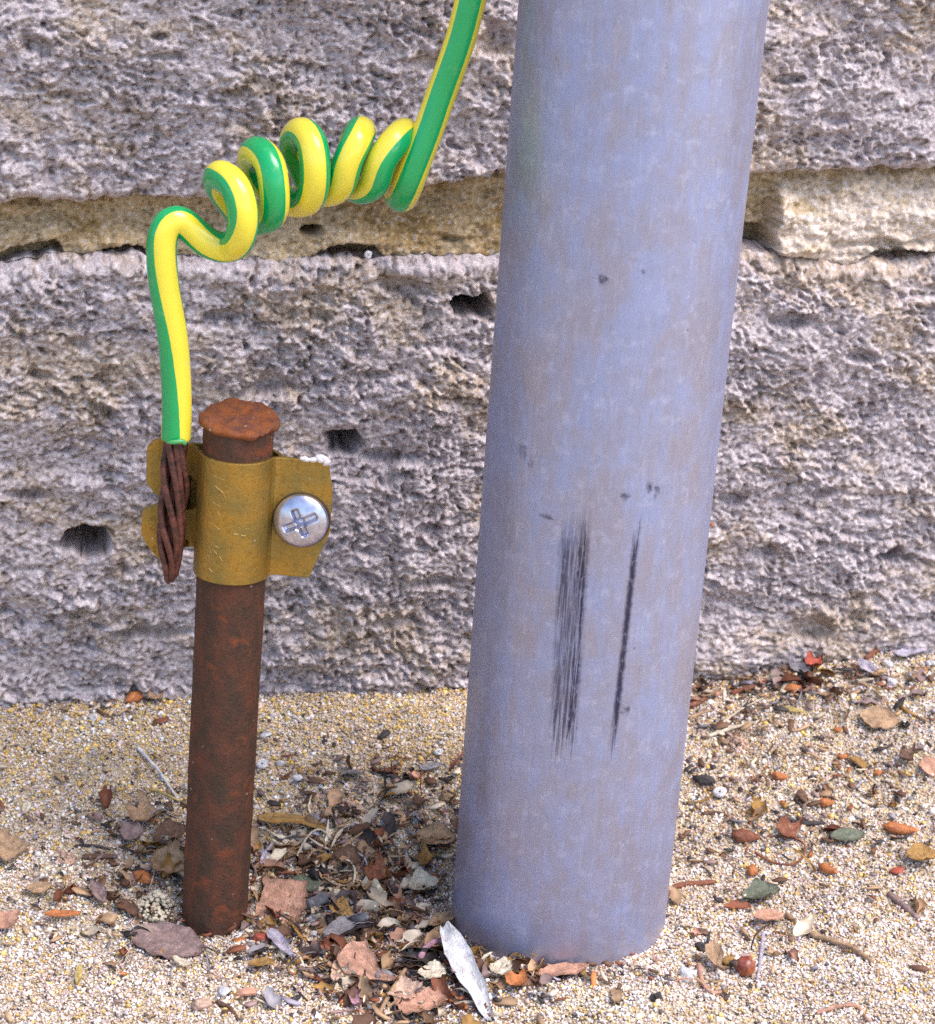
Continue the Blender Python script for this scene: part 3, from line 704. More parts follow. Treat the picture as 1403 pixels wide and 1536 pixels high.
# where the green stripe sits, as seen at a few places along the wire
keys = [((263, 655), -28), ((261, 500), -57), ((245, 400), -70), ((262, 333), -85), ((322, 368), -80), ((365, 319), -62), ((411, 281), 0), ((473, 251), 90), ((521, 243), 92), ((571, 243), 45), ((626, 240), 4), ((662, 140), 0), ((706, 0), 0)]
pp = P - CAM; dz = pp @ fwd; PX = IW / 2 + FPX * (pp @ rgt) / dz; PYi = IH / 2 - FPX * (pp @ upv) / dz
ki, kb, last = [], [], 0
for (kp, al) in keys:
    dd = np.hypot(PX - kp[0], PYi - kp[1]) + (P[:, 1] > Yc + 9) * (0 if kp[0] > 600 else 9)
    dd[:last] = 1e9
    i = int(np.argmin(dd)); last = i
    vw = CAM - P[i]; vw /= np.linalg.norm(vw)
    Fv = vw - T[i] * np.dot(vw, T[i]); Fv /= np.linalg.norm(Fv)
    right = np.cross(T[i], Fv)
    gd = math.cos(math.radians(al)) * Fv + math.sin(math.radians(al)) * right
    be = math.atan2(np.dot(gd, Bn[i]), np.dot(gd, Nn[i]))
    if kb:
        while be - kb[-1] > math.pi / 2: be -= math.pi
        while be - kb[-1] < -math.pi / 2: be += math.pi
    ki.append(i); kb.append(be)
beta = np.interp(np.arange(len(P)), ki, kb)
for _ in range(30): beta[1:-1] = .25 * beta[:-2] + .5 * beta[1:-1] + .25 * beta[2:]
def tube(P, T, Nn, Bn, rad, seg, cap=True):
    th = np.linspace(0, 2 * math.pi, seg, endpoint=False)
    rad = np.broadcast_to(np.asarray(rad, float), (len(P),))
    V = P[:, None] + rad[:, None, None] * (np.cos(th)[None, :, None] * Nn[:, None] + np.sin(th)[None, :, None] * Bn[:, None])
    return V.reshape(-1, 3), gridfaces(len(P), seg, True)
SEG = 28
base_p = P[0].copy()
cable = empty('earth_cable', base_p)
tag(cable, 'coiled green and yellow striped earth cable rising beside the pipe', 'cable')
rad = np.full(len(P), 3.15); rad[0] = 2.9
V, F = tube(P - base_p, T, Nn, Bn, rad, SEG)
# recess the cut end
k0 = len(V); Vin, _ = tube((P[:1] - base_p), T[:1], Nn[:1], Bn[:1], [2.2], SEG); Vin2 = Vin + T[0] * 2.5
V = np.concatenate([V, Vin, Vin2])
ex = [((i + 1) % SEG, i, k0 + i, k0 + (i + 1) % SEG) for i in range(SEG)] + [(k0 + (i + 1) % SEG, k0 + i, k0 + SEG + i, k0 + SEG + (i + 1) % SEG) for i in range(SEG)]
F = np.concatenate([F, np.array(ex)])
me = mesh('insulation', V, F)
phase = np.zeros((len(V), 2), np.float32)
thv = np.linspace(0, 2 * math.pi, SEG, endpoint=False)
ph = thv[None] - beta[:, None]
full = np.concatenate([ph.ravel(), ph[0], ph[0]])
at_ = me.attributes.new('stripe', 'FLOAT', 'POINT'); 
# smooth signed field, positive on green: interpolates cleanly round the wire
at_.data.foreach_set('value', np.cos(2 * full).astype(np.float32))
m = M('striped_insulation')
f = m.attr('stripe', 'Fac'); cc = m.coord()
gcol = m.mix(m.noise(cc, .2, 3, .5), (.0, .34, .09), (.002, .40, .11)); ycol = m.mix(m.noise(cc, .15, 3, .5), (.82, .68, .04), (.86, .73, .06))
edge = m.math('ADD', f, m.math('MULTIPLY', m.math('SUBTRACT', m.noise(cc, .8, 2, .5), .5), .10))
col = m.mix(m.ramp(edge, [(.0, 0), (.05, 1)]), ycol, gcol)
col = m.mix(m.ramp(m.noise(cc, .33, 5, .75), [(.60, 0), (.76, .32)]), col, (.55, .50, .36))
col = m.mix(m.ramp(m.noise(cc, 1.4, 3, .7), [(.27, .4), (.34, 0)]), col, (.18, .16, .06))
m.bump(m.noise(cc, .5, 3, .5), .08, .4)
link('insulation', me, m.set(col, m.ramp(m.noise(cc, .4, 4, .6), [(.35, .13), (.65, .30)]), 0, .7), cable)
# bare conductor strands lying on the clamp's left wing
mc = M('dark_copper'); cc = mc.coord(); n = mc.noise(cc, .5, 4, .65)
col = mc.mix(mc.ramp(n, [(.38, 0), (.64, 1)]), (.045, .018, .014), (.17, .055, .038))
mc.bump(mc.noise(cc, 1.2, 4, .7), .2, .6)
MAT_CU = mc.set(col, .5, .3, .5)
p0 = at(264, 648, Yc); p1 = at(262, 720, Yc - .6); p2 = at(258, 790, Yc - .4); p3 = at(256, 877, Yc - .5)
cl = resample(crom([p0, p1, p2, p3]), .6)
for k in range(8):
    tt_ = np.linspace(0, 1, len(cl))
    ang = 2 * math.pi * k / 7 + tt_ * 3.4 + .35 * np.sin(tt_ * 5 + k * 1.7)
    rr_ = (0.0 if k == 7 else 1.0) * (1.7 + .95 * np.sin(math.pi * tt_) * (1 + .3 * math.sin(k * 2.1)) - 1.15 * sstep(.6, 1, tt_))
    end = len(cl) - int((.0, .07, .03, .16, .05, .02, .1, .12)[k] * len(cl))
    side = np.stack([np.cos(ang) * rr_, np.sin(ang) * rr_ * .8, 0 * rr_], -1)
    Q = (cl + side)[:end]
    Tq, Nq, Bq = frames(Q)
    rq = np.full(len(Q), .78); rq[-1] = .1; rq[-2] = .6; rq[0] = .3
    Vq, Fq = tube(Q - base_p, Tq, Nq, Bq, rq, 10)
    link('strand', mesh('strand', Vq, Fq), MAT_CU, cable)
# curl of trimmed plastic left at the cut
Q = resample(crom([at(250, 664, Yc - 3.2), at(262, 663, Yc - 3.8), at(274, 662, Yc - 3.3), at(279, 668, Yc - 2.6)]), .3)
Tq, Nq, Bq = frames(Q); Vq, Fq = tube(Q - base_p, Tq, Nq, Bq, np.interp(np.arange(len(Q)), [0, 4, len(Q) - 3, len(Q) - 1], [.15, .5, .5, .1]), 8)
mt = M('cut_plastic'); link('trimmed_curl', mesh('trimmed_curl', Vq, Fq), mt.set((.08, .36, .11), .35), cable)
#LITTER
# ================================================================== LITTER ON THE SAND
C = dict(rust=(.24, .085, .045), orange=(.52, .18, .06), tan=(.42, .27, .16), salmon=(.52, .28, .19), brown=(.15, .08, .05), dark=(.055, .045, .045), cream=(.70, .58, .44), white=(.72, .68, .71),
         lilac=(.46, .41, .49), pink=(.46, .25, .31), olive=(.13, .145, .10), amber=(.36, .20, .06), yellow=(.50, .38, .13), mauve=(.29, .195, .18), grey=(.27, .25, .27), redd=(.42, .085, .05), peach=(.60, .40, .30))
PXMM = 6.5
def put(o, px, py, ang, lift=.0, tilt=None, seed=0):
    """stand a piece on the ground where it lies, its length along the given direction of the ground"""
    a = onground(px, py); b = onground(px + 12 * math.cos(math.radians(ang)), py - 12 * math.sin(math.radians(ang)))
    d = b - a; yaw = math.atan2(d[1], d[0])
    e = 2.5
    nx = -(float(gz(a[0] + e, a[1])) - float(gz(a[0] - e, a[1]))) / (2 * e); ny = -(float(gz(a[0], a[1] + e)) - float(gz(a[0], a[1] - e))) / (2 * e)
    rs = random.Random(seed)
    nrm = Vector((nx + rs.uniform(-.12, .12), ny + rs.uniform(-.12, .12) - (tilt or 0), 1)).normalized()
    q = Vector((0, 0, 1)).rotation_difference(nrm)
    o.matrix_world = Matrix.Translation(Vector((a[0], a[1], a[2] + lift)) * S) @ q.to_matrix().to_4x4() @ Matrix.Rotation(yaw, 4, 'Z')
def ground_len(px, py, L, ang):
    c, s = math.cos(math.radians(ang)) * L / 2, math.sin(math.radians(ang)) * L / 2
    d = onground(px + c, py - s) - onground(px - c, py + s)
    return max(float(np.hypot(d[0], d[1])) * (.9 if abs(s) > abs(c) else 1.0), L / PXMM * .8)
def leaf_mesh(L, W, curl, cup, shape, seed, thick=.2):
    ns, nt = 18, 9
    s = np.linspace(0, 1, ns); t = np.linspace(-1, 1, nt)
    if shape == 'ovate': wd = np.sin(math.pi * (s * .96 + .02)) ** .7
    elif shape == 'blade': wd = np.sin(math.pi * (s * .94 + .03)) ** .45 * (1 - .45 * s)
    elif shape == 'square': wd = .92 + .18 * noise(s * 4, s * 0, seed + 1)
    elif shape == 'petal': wd = np.sqrt(np.clip(s, .02, 1)) * np.sqrt(np.clip(1.03 - s ** 3, 0, 1))
    else: wd = np.interp(s, [0, .12, .4, .55, .75, 1], [.25, .9, 1.0, .55, .32, .15])     # hook
    wd = np.maximum(wd, .05)
    Sg, Tg = np.meshgrid(s, t, indexing='ij')
    rag = 1 + .22 * noise(Sg * 5, np.sign(Tg) * 3 + 0 * Sg, seed) * np.abs(Tg) + .14 * noise(Sg * 13, np.sign(Tg) * 5 + 0 * Sg, seed + 3) * np.abs(Tg)
    y = Tg * wd[:, None] * W / 2 * rag
    endr = 1 + (.10 * noise(Tg * 2.3, Sg * 0, seed + 7)) * (np.abs(Sg - .5) * 2) ** 2
    x = (Sg - .5) * L * endr
    if shape == 'hook': y = y + W * .55 * (Sg - .35) ** 2 * 2
    z = cup * W * (Tg * wd[:, None]) ** 2 + L * .05 * noise(Sg * 2.6, Tg * 1.1, seed + 5) + W * .06 * noise(Sg * 6, Tg * 3, seed + 6)
    if abs(curl) > .02:
        r = L / curl; a = x / r
        x2 = np.sin(a) * (r - z); z2 = r - np.cos(a) * (r - z)
        x, z = x2, z2
    z = z - z.min() * (.55 if curl > 0 else .8)
    A = np.stack([x, y, z], -1).reshape(-1, 3); B = A - [0, 0, thick]
    F = [tuple(f) for f in gridfaces(ns, nt)[:, ::-1]]; n = ns * nt
    F += [tuple(v + n for v in f[::-1]) for f in F]
    rim = [i * nt for i in range(ns)] + [(ns - 1) * nt + j for j in range(1, nt)] + [i * nt + nt - 1 for i in range(ns - 2, -1, -1)] + [j for j in range(nt - 2, 0, -1)]
    F += [(rim[i], rim[(i + 1) % len(rim)], rim[(i + 1) % len(rim)] + n, rim[i] + n) for i in range(len(rim))]
    return mesh('leaf', np.concatenate([A, B]), F)
def bud_mesh(L, W, seed):
    ns, nt = 15, 14
    s = np.linspace(0, 1, ns); th = np.linspace(0, 2 * math.pi, nt, endpoint=False)
    r = np.interp(s, [0, .06, .18, .35, .6, .8, .92, 1], [.12, .28, .75, 1.0, .85, .5, .42, .05]) * W / 2
    Sg, Tg = np.meshgrid(s, th, indexing='ij')
    rr = r[:, None] * (1 + .10 * np.cos(4 * Tg + seed) * sstep(.2, .9, Sg) + .22 * noise(Sg * 3.0, np.cos(Tg) * 1.4 + seed, seed) + .12 * noise(Sg * 7, np.sin(Tg) * 3, seed + 1))
    x = (Sg - .45) * L; bend = .16 * L * (Sg - .4) ** 2
    V = np.stack([x, np.cos(Tg) * rr + bend, np.sin(Tg) * rr * .85 + W * .34], -1).reshape(-1, 3)
    F = [tuple(f) for f in gridfaces(ns, nt, True)] + [tuple(range(nt))[::-1], tuple((ns - 1) * nt + i for i in range(nt))]
    return mesh('bud', V, F)
def pebble_mesh(L, W, Hh, seed, rough=.16, sub=3):
    bm = bmesh.new(); bmesh.ops.create_icosphere(bm, subdivisions=sub, radius=1)
    co = np.array([v.co[:] for v in bm.verts])
    k = 1 + rough * 1.6 * noise(co[:, 0] * 1.3 + co[:, 2] + seed, co[:, 1] * 1.3 - co[:, 2], seed) + rough * noise(co[:, 0] * 3.4 + seed, co[:, 1] * 3.4 + co[:, 2] * 3, seed + 1)
    k = np.minimum(k, 1.05)
    if rough > .2:
        rs_ = np.random.default_rng(seed)
        for _ in range(7):
            nv = rs_.normal(size=3); nv /= np.linalg.norm(nv); h_ = rs_.uniform(.55, .85); dp = (co * k[:, None]) @ nv
            k = np.where(dp > h_, k * h_ / np.maximum(dp, 1e-6), k)
    co = co * k[:, None] * np.array([L / 2, W / 2, Hh / 2]) + [0, 0, Hh * .30]
    for v, c in zip(bm.verts, co): v.co = Vector(c) * S
    me = bpy.data.meshes.new('pebble'); bm.to_mesh(me); bm.free(); return me
def lump_mesh(L, W, seed):
    rs = random.Random(seed); bm = bmesh.new(); n = int(90 + L * W * 1.6)
    for i in range(n):
        a = rs.uniform(0, 6.28); q = math.sqrt(rs.random())
        x, y = math.cos(a) * q * L / 2, math.sin(a) * q * W / 2
        r = rs.uniform(.28, .62); z = (1 - q * q) * min(L, W) * .30 * (1 + .5 * math.sin(a * 3 + seed)) + .1; r *= 1.25 - .4 * q
        bmesh.ops.create_icosphere(bm, subdivisions=1, radius=r * S, matrix=Matrix.Translation(Vector((x, y, z)) * S) @ Matrix.Diagonal((rs.uniform(.8, 1.3), rs.uniform(.8, 1.3), rs.uniform(.7, 1.1), 1)))
    me = bpy.data.meshes.new('lump'); bm.to_mesh(me); bm.free(); return me
def shell_mesh(Dm, seed):
    t = np.linspace(0, 1, 60); a = t * 2 * math.pi * 2.3; r = Dm * .36 * (1 - .80 * t)
    P = np.stack([np.cos(a) * r, np.sin(a) * r, Dm * .16 + Dm * .12 * t], -1); Tq, Nq, Bq = frames(P)
    V, F = tube(P, Tq, Nq, Bq, np.interp(t, [0, .03, 1], [.02 * Dm, .16 * Dm, .045 * Dm]), 10)
    return mesh('shell', V, F)
def tube_on_ground(name, pts, w_px, seed, col, lift=.35, arch=0.0, taper=.65):
    """twig, stem or straw through several places on the ground"""
    Q = []
    for i, (a, b) in enumerate(pts):
        p = onground(a, b); f = i / max(1, len(pts) - 1)
        Q.append(p + np.array([0, 0, lift + arch * math.sin(math.pi * f)]))
    if len(Q) == 2:
        rs = random.Random(seed); md = (Q[0] + Q[1]) / 2; ln = np.linalg.norm(Q[1] - Q[0])
        dv = np.cross((Q[1] - Q[0]) / ln, [0, 0, 1]); Q.insert(1, md + dv * ln * rs.uniform(-.06, .06) + np.array([0, 0, arch]))
    Pq = resample(crom(Q, 12), .7 if w_px < 20 else 1.0)
    Tq, Nq, Bq = frames(Pq); n = len(Pq); s = np.linspace(0, 1, n)
    r = w_px / PXMM / 2 * np.interp(s, [0, 1], [1, taper]) * (1 + .22 * noise(s * n / 6, s * 0, seed) + .10 * noise(s * n / 2, s * 0, seed + 1))
    r[0] *= .72; r[-1] *= .55
    o0 = Pq[n // 2].copy(); o0[2] = float(gz(o0[0], o0[1]))
    V, F = tube(Pq - o0, Tq, Nq, Bq, r, 9)
    F = [tuple(f) for f in F] + [tuple(range(9))[::-1], tuple((n - 1) * 9 + i for i in range(9))]
    o = link(name, mesh(name, V, F), lm(C[col])); o.location = Vector(o0) * S
    return o
SEED = [1000]
def piece(kind, px, py, L, W, ang, col, label, curl=.5, cup=.12, cat=None, name=None, tilt=None, lift=None):
    SEED[0] += 11; sd_ = SEED[0]; c = C[col]
    Lm = ground_len(px, py, L, ang); Wm = W / PXMM
    flat_k = 1.1 + .8 * abs(math.cos(math.radians(ang)))
    if kind in ('ovate', 'blade', 'square', 'petal', 'hook'):
        me = leaf_mesh(Lm, Wm * flat_k, curl, cup, kind, sd_); nm = name or ('petal' if kind == 'petal' else 'dry_leaf'); ct = cat or ('petal' if kind == 'petal' else 'leaf'); lf = 1.6
    elif kind == 'bud': me = bud_mesh(Lm, Wm, sd_); nm, ct, lf = name or 'seed_bud', cat or 'bud', .1
    elif kind == 'pebble': me = pebble_mesh(L / PXMM * 1.05, Wm * 1.1, Wm * .9, sd_, .34, 3); nm, ct, lf = name or 'pebble', cat or 'pebble', -.1
    elif kind == 'chip': me = pebble_mesh(Lm, Wm * 1.2, Wm * .5, sd_, .26, 2); nm, ct, lf = name or 'bark_chip', cat or 'bark', .25
    elif kind == 'lump': me = lump_mesh(Lm, Wm * 1.25, sd_); nm, ct, lf = name or 'sand_clump', cat or 'clump', -.2
    elif kind == 'shell': me = shell_mesh(L / PXMM, sd_); nm, ct, lf = name or 'snail_shell', cat or 'shell', .1
    o = link(nm, me, lm(c)); put(o, px, py, ang, lf if lift is None else lift, tilt, sd_)
    return tag(o, label, ct)
def twig(pts, w, col, label, name='twig', cat='twig', arch=0.0, taper=.65, lift=.35):
    SEED[0] += 11
    return tag(tube_on_ground(name, pts, w, SEED[0], col, lift, arch, taper), label, cat)

# --- left of the rod
piece('bud', 203, 1052, 34, 24, 25, 'orange', 'orange-brown seed pod lying against the wall foot left of the rod')
twig([(135, 1060), (153, 1071), (172, 1080)], 6, 'brown', 'short dark twig touching the orange pod at the wall foot')
piece('chip', 241, 1084, 26, 14, 20, 'rust', 'red-brown bark chip just below the pod at the wall foot')
piece('square', 233, 1054, 24, 16, 0, 'tan', 'tan leaf scrap between the orange pod and the rod', .8)
piece('pebble', 140, 1079, 19, 16, 0, 'white', 'larger white quartz pebble below the dark wall-foot twig')
piece('pebble', 154, 1085, 13, 11, 0, 'white', 'smaller white pebble close beside the quartz pebble near the wall foot')
piece('pebble', 99, 1079, 12, 10, 0, 'white', 'single white pebble farthest left near the wall foot')
twig([(206, 1122), (222, 1143), (243, 1168), (270, 1206)], 6, 'white', 'white straw slanting down towards the left side of the rod', 'straw', 'straw', .8)
twig([(216, 1184), (245, 1195), (281, 1209)], 5, 'yellow', 'yellowish straw under the white one left of the rod', 'straw', 'straw', .6)
piece('hook', 222, 1228, 62, 40, 65, 'tan', 'pale tan curled star-like leaf left of the rod', 1.4, .3)
piece('ovate', 197, 1256, 34, 24, 60, 'mauve', 'small mauve-grey leaf tucked under the pale tan curled leaf', .4)
piece('ovate', 256, 1262, 54, 26, 20, 'brown', 'dark brown leaf lying against the left side of the rod', .9, .3)
piece('shell', 194, 1288, 18, 16, 0, 'white', 'tiny white snail shell left of the rod beside the brown stick')
piece('bud', 214, 1322, 36, 22, -20, 'orange', 'orange-red seed bud above the clump of cream sand')
piece('ovate', 252, 1306, 52, 36, -35, 'tan', 'tan cupped leaf between the orange-red bud and the rod foot', 1.3, .4)
piece('pebble', 219, 1304, 18, 15, 0, 'peach', 'small peach round pebble atop the orange-red bud by the rod')
piece('lump', 236, 1364, 58, 52, -50, 'cream', 'knobbly clump of cream sand at the left foot of the rod', lift=.2)
piece('ovate', 252, 1424, 104, 40, -14, 'mauve', 'broad flat mauve-tan leaf in front of the rod', .25, .05)
piece('petal', 272, 1452, 30, 12, -20, 'cream', 'narrow cream petal at the tip of the broad mauve leaf')
piece('lump', 96, 1288, 34, 22, -10, 'peach', 'pinkish gritty clump well left of the rod')
twig([(112, 1271), (140, 1270), (166, 1276)], 5, 'dark', 'thin dark twig above the brown stick left of the rod')
twig([(124, 1288), (176, 1287)], 11, 'brown', 'short brown stick left of the rod', 'stick', 'stick')
piece('square', 8, 1280, 46, 30, -35, 'tan', 'tan angular leaf scrap cut by the left picture edge, upper one', .3)
piece('square', 11, 1391, 30, 26, 70, 'salmon', 'salmon leaf scrap at the left picture edge, lower one', .5)
piece('blade', 95, 1380, 54, 9, 0, 'orange', 'narrow orange leaf sliver lying flat left of the sand clump', .3)
piece('ovate', 147, 1350, 46, 15, -60, 'mauve', 'dark mauve curled leaf right of the orange leaf sliver', 1.2, .5)
piece('petal', 40, 1221, 24, 13, 70, 'cream', 'lone cream petal at far left above the tan scrap')
piece('petal', 118, 1474, 28, 12, 80, 'yellow', 'yellow petal standing in bare sand at lower left')
piece('ovate', 58, 1340, 40, 14, 15, 'tan', 'pale tan leaf half sunk in sand above the orange leaf sliver', .2, .0)
piece('pebble', 338, 1490, 22, 18, 0, 'white', 'white pebble in bare sand below the rod')
piece('pebble', 303, 1512, 30, 20, 0, 'peach', 'peach pebble at the bottom edge below the rod')
twig([(325, 1505), (345, 1514), (358, 1532)], 7, 'brown', 'curved brown twig at the bottom edge below the rod')
twig([(438, 1480), (448, 1490), (462, 1504)], 4, 'dark', 'tiny dark twig between the lilac sliver and the long slanting twig')
# --- rod foot and the middle hollow
piece('bud', 391, 1414, 24, 20, 10, 'redd', 'bright red bud at the right foot of the rod')
piece('chip', 358, 1412, 26, 10, 0, 'orange', 'flat orange chip right under the front of the rod')
piece('blade', 422, 1426, 58, 15, -55, 'lilac', 'pale lilac leaf sliver right of the bright red bud', .2)
piece('square', 424, 1366, 62, 54, 70, 'salmon', 'square salmon leaf fragment right of the rod foot', .35, .06, tilt=.5)
piece('bud', 391, 1349, 16, 13, 0, 'orange', 'tiny orange bud between the rod and the square salmon leaf')
piece('ovate', 392, 1454, 40, 12, 0, 'amber', 'amber-yellow leaf in the sand below the bright red bud', .4)
piece('chip', 398, 1105, 24, 13, 10, 'white', 'white stone chip right of the rod near the wall foot', cat='pebble', name='pebble')
piece('shell', 394, 1150, 24, 16, 0, 'white', 'white open snail shell touching the right side of the rod')
piece('pebble', 420, 1148, 17, 14, 0, 'white', 'white pebble just right of the open shell by the rod')
piece('chip', 446, 1169, 10, 17, 80, 'white', 'white upright sliver of stone above the knobbly cream bark', cat='pebble', name='pebble')
piece('lump', 505, 1201, 96, 17, -24, 'peach', 'long knobbly cream bark fragment between rod and pipe', name='bark_fragment', cat='bark')
piece('chip', 475, 1174, 38, 14, -15, 'brown', 'brown bark chip just behind the knobbly cream fragment')
piece('pebble', 578, 1238, 18, 18, 0, 'white', 'white pebble midway between rod and pipe')
piece('pebble', 624, 1230, 11, 10, 0, 'white', 'tiny white pebble near the left side of the pipe')
piece('chip', 590, 1168, 60, 13, -25, 'dark', 'dark bark strip left of the pipe')
piece('chip', 580, 1182, 40, 9, -28, 'tan', 'thin tan bark strip under the dark strip left of the pipe')
piece('blade', 646, 1158, 34, 10, 45, 'grey', 'grey leaf sliver touching the left side of the pipe', .3)
piece('shell', 532, 1175, 15, 12, 0, 'white', 'small ringed shell between the cream and dark bark')
piece('shell', 658, 1131, 18, 14, 0, 'white', 'white ringed shell by the left side of the pipe')
piece('pebble', 672, 1199, 26, 17, 0, 'tan', 'smooth tan pebble against the left side of the pipe')
piece('blade', 446, 1247, 124, 13, -2, 'amber', 'long arched amber leaf right of the rod', -.7)
piece('ovate', 654, 1266, 58, 24, -20, 'tan', 'olive-tan leaf leaning on the left side of the pipe', .5, .3)
piece('hook', 640, 1294, 48, 22, 80, 'amber', 'amber curled leaf under the olive-tan leaf by the pipe', 1.2, .4)
piece('hook', 571, 1316, 54, 28, 60, 'rust', 'rust-red crumpled bract in the hollow left of the pipe', 1.4, .4)
piece('bud', 603, 1297, 30, 11, 20, 'rust', 'narrow rust-red bud right of the crumpled bract')
piece('ovate', 634, 1340, 50, 26, 25, 'cream', 'cream curled petal-like leaf left of the pipe foot', 1.5, .5)
piece('petal', 506, 1352, 34, 18, -30, 'cream', 'pale cream petal above the amber chip in the hollow')
piece('square', 514, 1377, 28, 24, 30, 'amber', 'amber leaf chip behind the dark purple-grey leaf', .3, .1, tilt=.4)
piece('ovate', 526, 1404, 82, 27, 18, 'grey', 'dark purple-grey leaf in the litter between rod and pipe', .4, .3)
piece('pebble', 583, 1393, 26, 25, 0, 'lilac', 'pale lilac seed-like pebble left of the pipe foot')
piece('pebble', 469, 1382, 20, 17, 0, 'white', 'white crumb of stone between the square salmon leaf and purple-grey leaf')
piece('pebble', 470, 1403, 15, 12, 0, 'white', 'smaller white crumb left of the dark purple-grey leaf')
piece('hook', 546, 1464, 76, 34, -50, 'salmon', 'hooked orange-tan leaf below the purple-grey leaf', .6, .1, tilt=.3)
twig([(701, 1376), (664, 1398), (640, 1422), (600, 1476), (564, 1530)], 9, 'tan', 'long tan leaf stalk slanting from the pipe foot to the bottom edge', 'leaf_stalk', 'stalk', 2.0)
piece('blade', 672, 1390, 62, 17, 33, 'tan', 'tan folded leaf tip leaning against the left foot of the pipe', .2, .3, lift=2.2)
piece('blade', 700, 1478, 138, 30, -58, 'white', 'long white-lilac leaf at the bottom left of the pipe', .2, .1, lift=2.8)
twig([(629, 1452), (640, 1440), (664, 1433), (690, 1438), (709, 1453)], 9, 'pink', 'pink arched stem crossing the white-lilac leaf', 'stem', 'stem', 1.5, .9, 2.5)
piece('ovate', 648, 1470, 42, 22, -10, 'cream', 'cream leaf scrap left of the white-lilac leaf', .8, .2)
piece('square', 632, 1516, 62, 28, 25, 'salmon', 'salmon leaf at the bottom edge beside the white-lilac leaf', .5, .1)
piece('square', 608, 1500, 40, 26, -15, 'peach', 'peach leaf scrap behind the salmon leaf at the bottom edge', .7, .2)
twig([(447, 1414), (462, 1444), (480, 1474), (496, 1502)], 6, 'brown', 'long slanting brown twig below the purple-grey leaf')
twig([(660, 1413), (700, 1405), (736, 1401)], 7, 'brown', 'brown twig pressed against the front left foot of the pipe')
piece('pebble', 574, 1474, 34, 28, 0, 'grey', 'grey-brown round pebble right of the hooked orange-tan leaf')
piece('blade', 506, 1464, 52, 16, 80, 'peach', 'peach-white leaf sliver left of the hooked orange-tan leaf', .5, .2)
piece('chip', 576, 1436, 30, 13, 8, 'rust', 'rust-brown chip above the grey-brown round pebble')
piece('blade', 532, 1512, 44, 12, -60, 'pink', 'pale pink leaf at the bottom edge under the hooked leaf', 1.0, .4)
piece('ovate', 455, 1338, 60, 18, 12, 'olive', 'dull olive-brown leaf above the square salmon leaf', .5, .2)
piece('ovate', 520, 1298, 46, 22, -30, 'brown', 'brown curled leaf at the middle of the hollow', 1.2, .4)
piece('blade', 402, 1290, 40, 12, 60, 'lilac', 'small lilac leaf sliver right of the rod under the amber leaf', .3)
for (pp_, cl_, lb_) in (([(445, 1290), (462, 1266), (480, 1256), (498, 1262)], 'cream', 'pale arched fibre above the brown curled leaf'), ([(500, 1300), (520, 1302), (532, 1316), (530, 1334)], 'cream', 'thin cream fibre hooking right of the brown curled leaf'),
                        ([(520, 1278), (545, 1298), (554, 1326), (553, 1345)], 'lilac', 'greyish bent fibre left of the rust-red crumpled bract'), ([(378, 1258), (398, 1258), (424, 1264)], 'cream', 'forked-looking cream fibre touching the right side of the rod'),
                        ([(452, 1308), (470, 1290), (488, 1282)], 'tan', 'tan fibre crossing above the olive-brown leaf'), ([(470, 1330), (500, 1338), (540, 1352)], 'tan', 'tan fibre running right of the olive-brown leaf')):
    twig(pp_, 4.5, cl_, lb_, 'plant_fibre', 'fibre', 1.6, .6, .8)
# --- in front of the pipe
piece('ovate', 820, 1436, 56, 13, 10, 'yellow', 'yellow leaf lying under the front edge of the pipe', .3)
twig([(794, 1452), (850, 1446), (928, 1436)], 7, 'brown', 'dark brown twig along the front foot of the pipe')
piece('ovate', 843, 1467, 78, 22, 12, 'salmon', 'pinkish tan leaf just in front of the pipe', .3, .1)
piece('hook', 783, 1480, 40, 20, 25, 'orange', 'orange crumpled leaf left of the pinkish tan leaf in front', .9, .3)
piece('ovate', 752, 1462, 36, 22, -10, 'cream', 'cream leaf scrap between the white-lilac leaf and the orange one', .6)
piece('pebble', 986, 1497, 20, 15, 0, 'dark', 'dark pebble in bright sand in front of the pipe')
# --- right of the pipe
twig([(1097, 1042), (1130, 1032), (1169, 1018)], 12, 'rust', 'thick red-brown stick at the wall foot right of the pipe', 'stick', 'stick', 0, .8)
twig([(1031, 1062), (1062, 1047)], 11, 'rust', 'short rust stick stuck to the right side of the pipe', 'stick', 'stick')
twig([(1033, 1080), (1070, 1066)], 8, 'tan', 'short tan stick just below the rust stick by the pipe', 'stick', 'stick')
piece('hook', 1225, 1005, 34, 22, 10, 'redd', 'red-orange bract at the wall foot beyond the red-brown stick', 1.0, .4)
piece('bud', 1188, 1038, 28, 20, 5, 'orange', 'round orange bud below the end of the red-brown stick')
twig([(1298, 991), (1328, 971)], 12, 'rust', 'rust stick leaning on the wall foot at far right', 'stick', 'stick', 1.0)
piece('pebble', 1331, 998, 26, 17, 0, 'white', 'white pebble below the leaning rust stick at far right')
piece('pebble', 1336, 1026, 20, 18, 0, 'white', 'second white pebble lower down at far right near the wall')
piece('ovate', 1300, 1008, 34, 13, -35, 'lilac', 'lilac leaf sliver left of the white pebbles at far right', .5)
piece('blade', 1370, 985, 56, 14, 15, 'lilac', 'long lilac flake along the wall foot at far right', .2)
piece('pebble', 1396, 997, 20, 16, 0, 'white', 'white pebble on the right picture edge at the wall foot')
piece('ovate', 1198, 1010, 34, 13, -25, 'grey', 'grey leaf sliver between red-brown stick and red-orange bract', .4)
twig([(1061, 1106), (1110, 1093), (1169, 1076)], 7, 'cream', 'thicker pale straw right of the pipe, the lower of two', 'straw', 'straw', .5, .6)
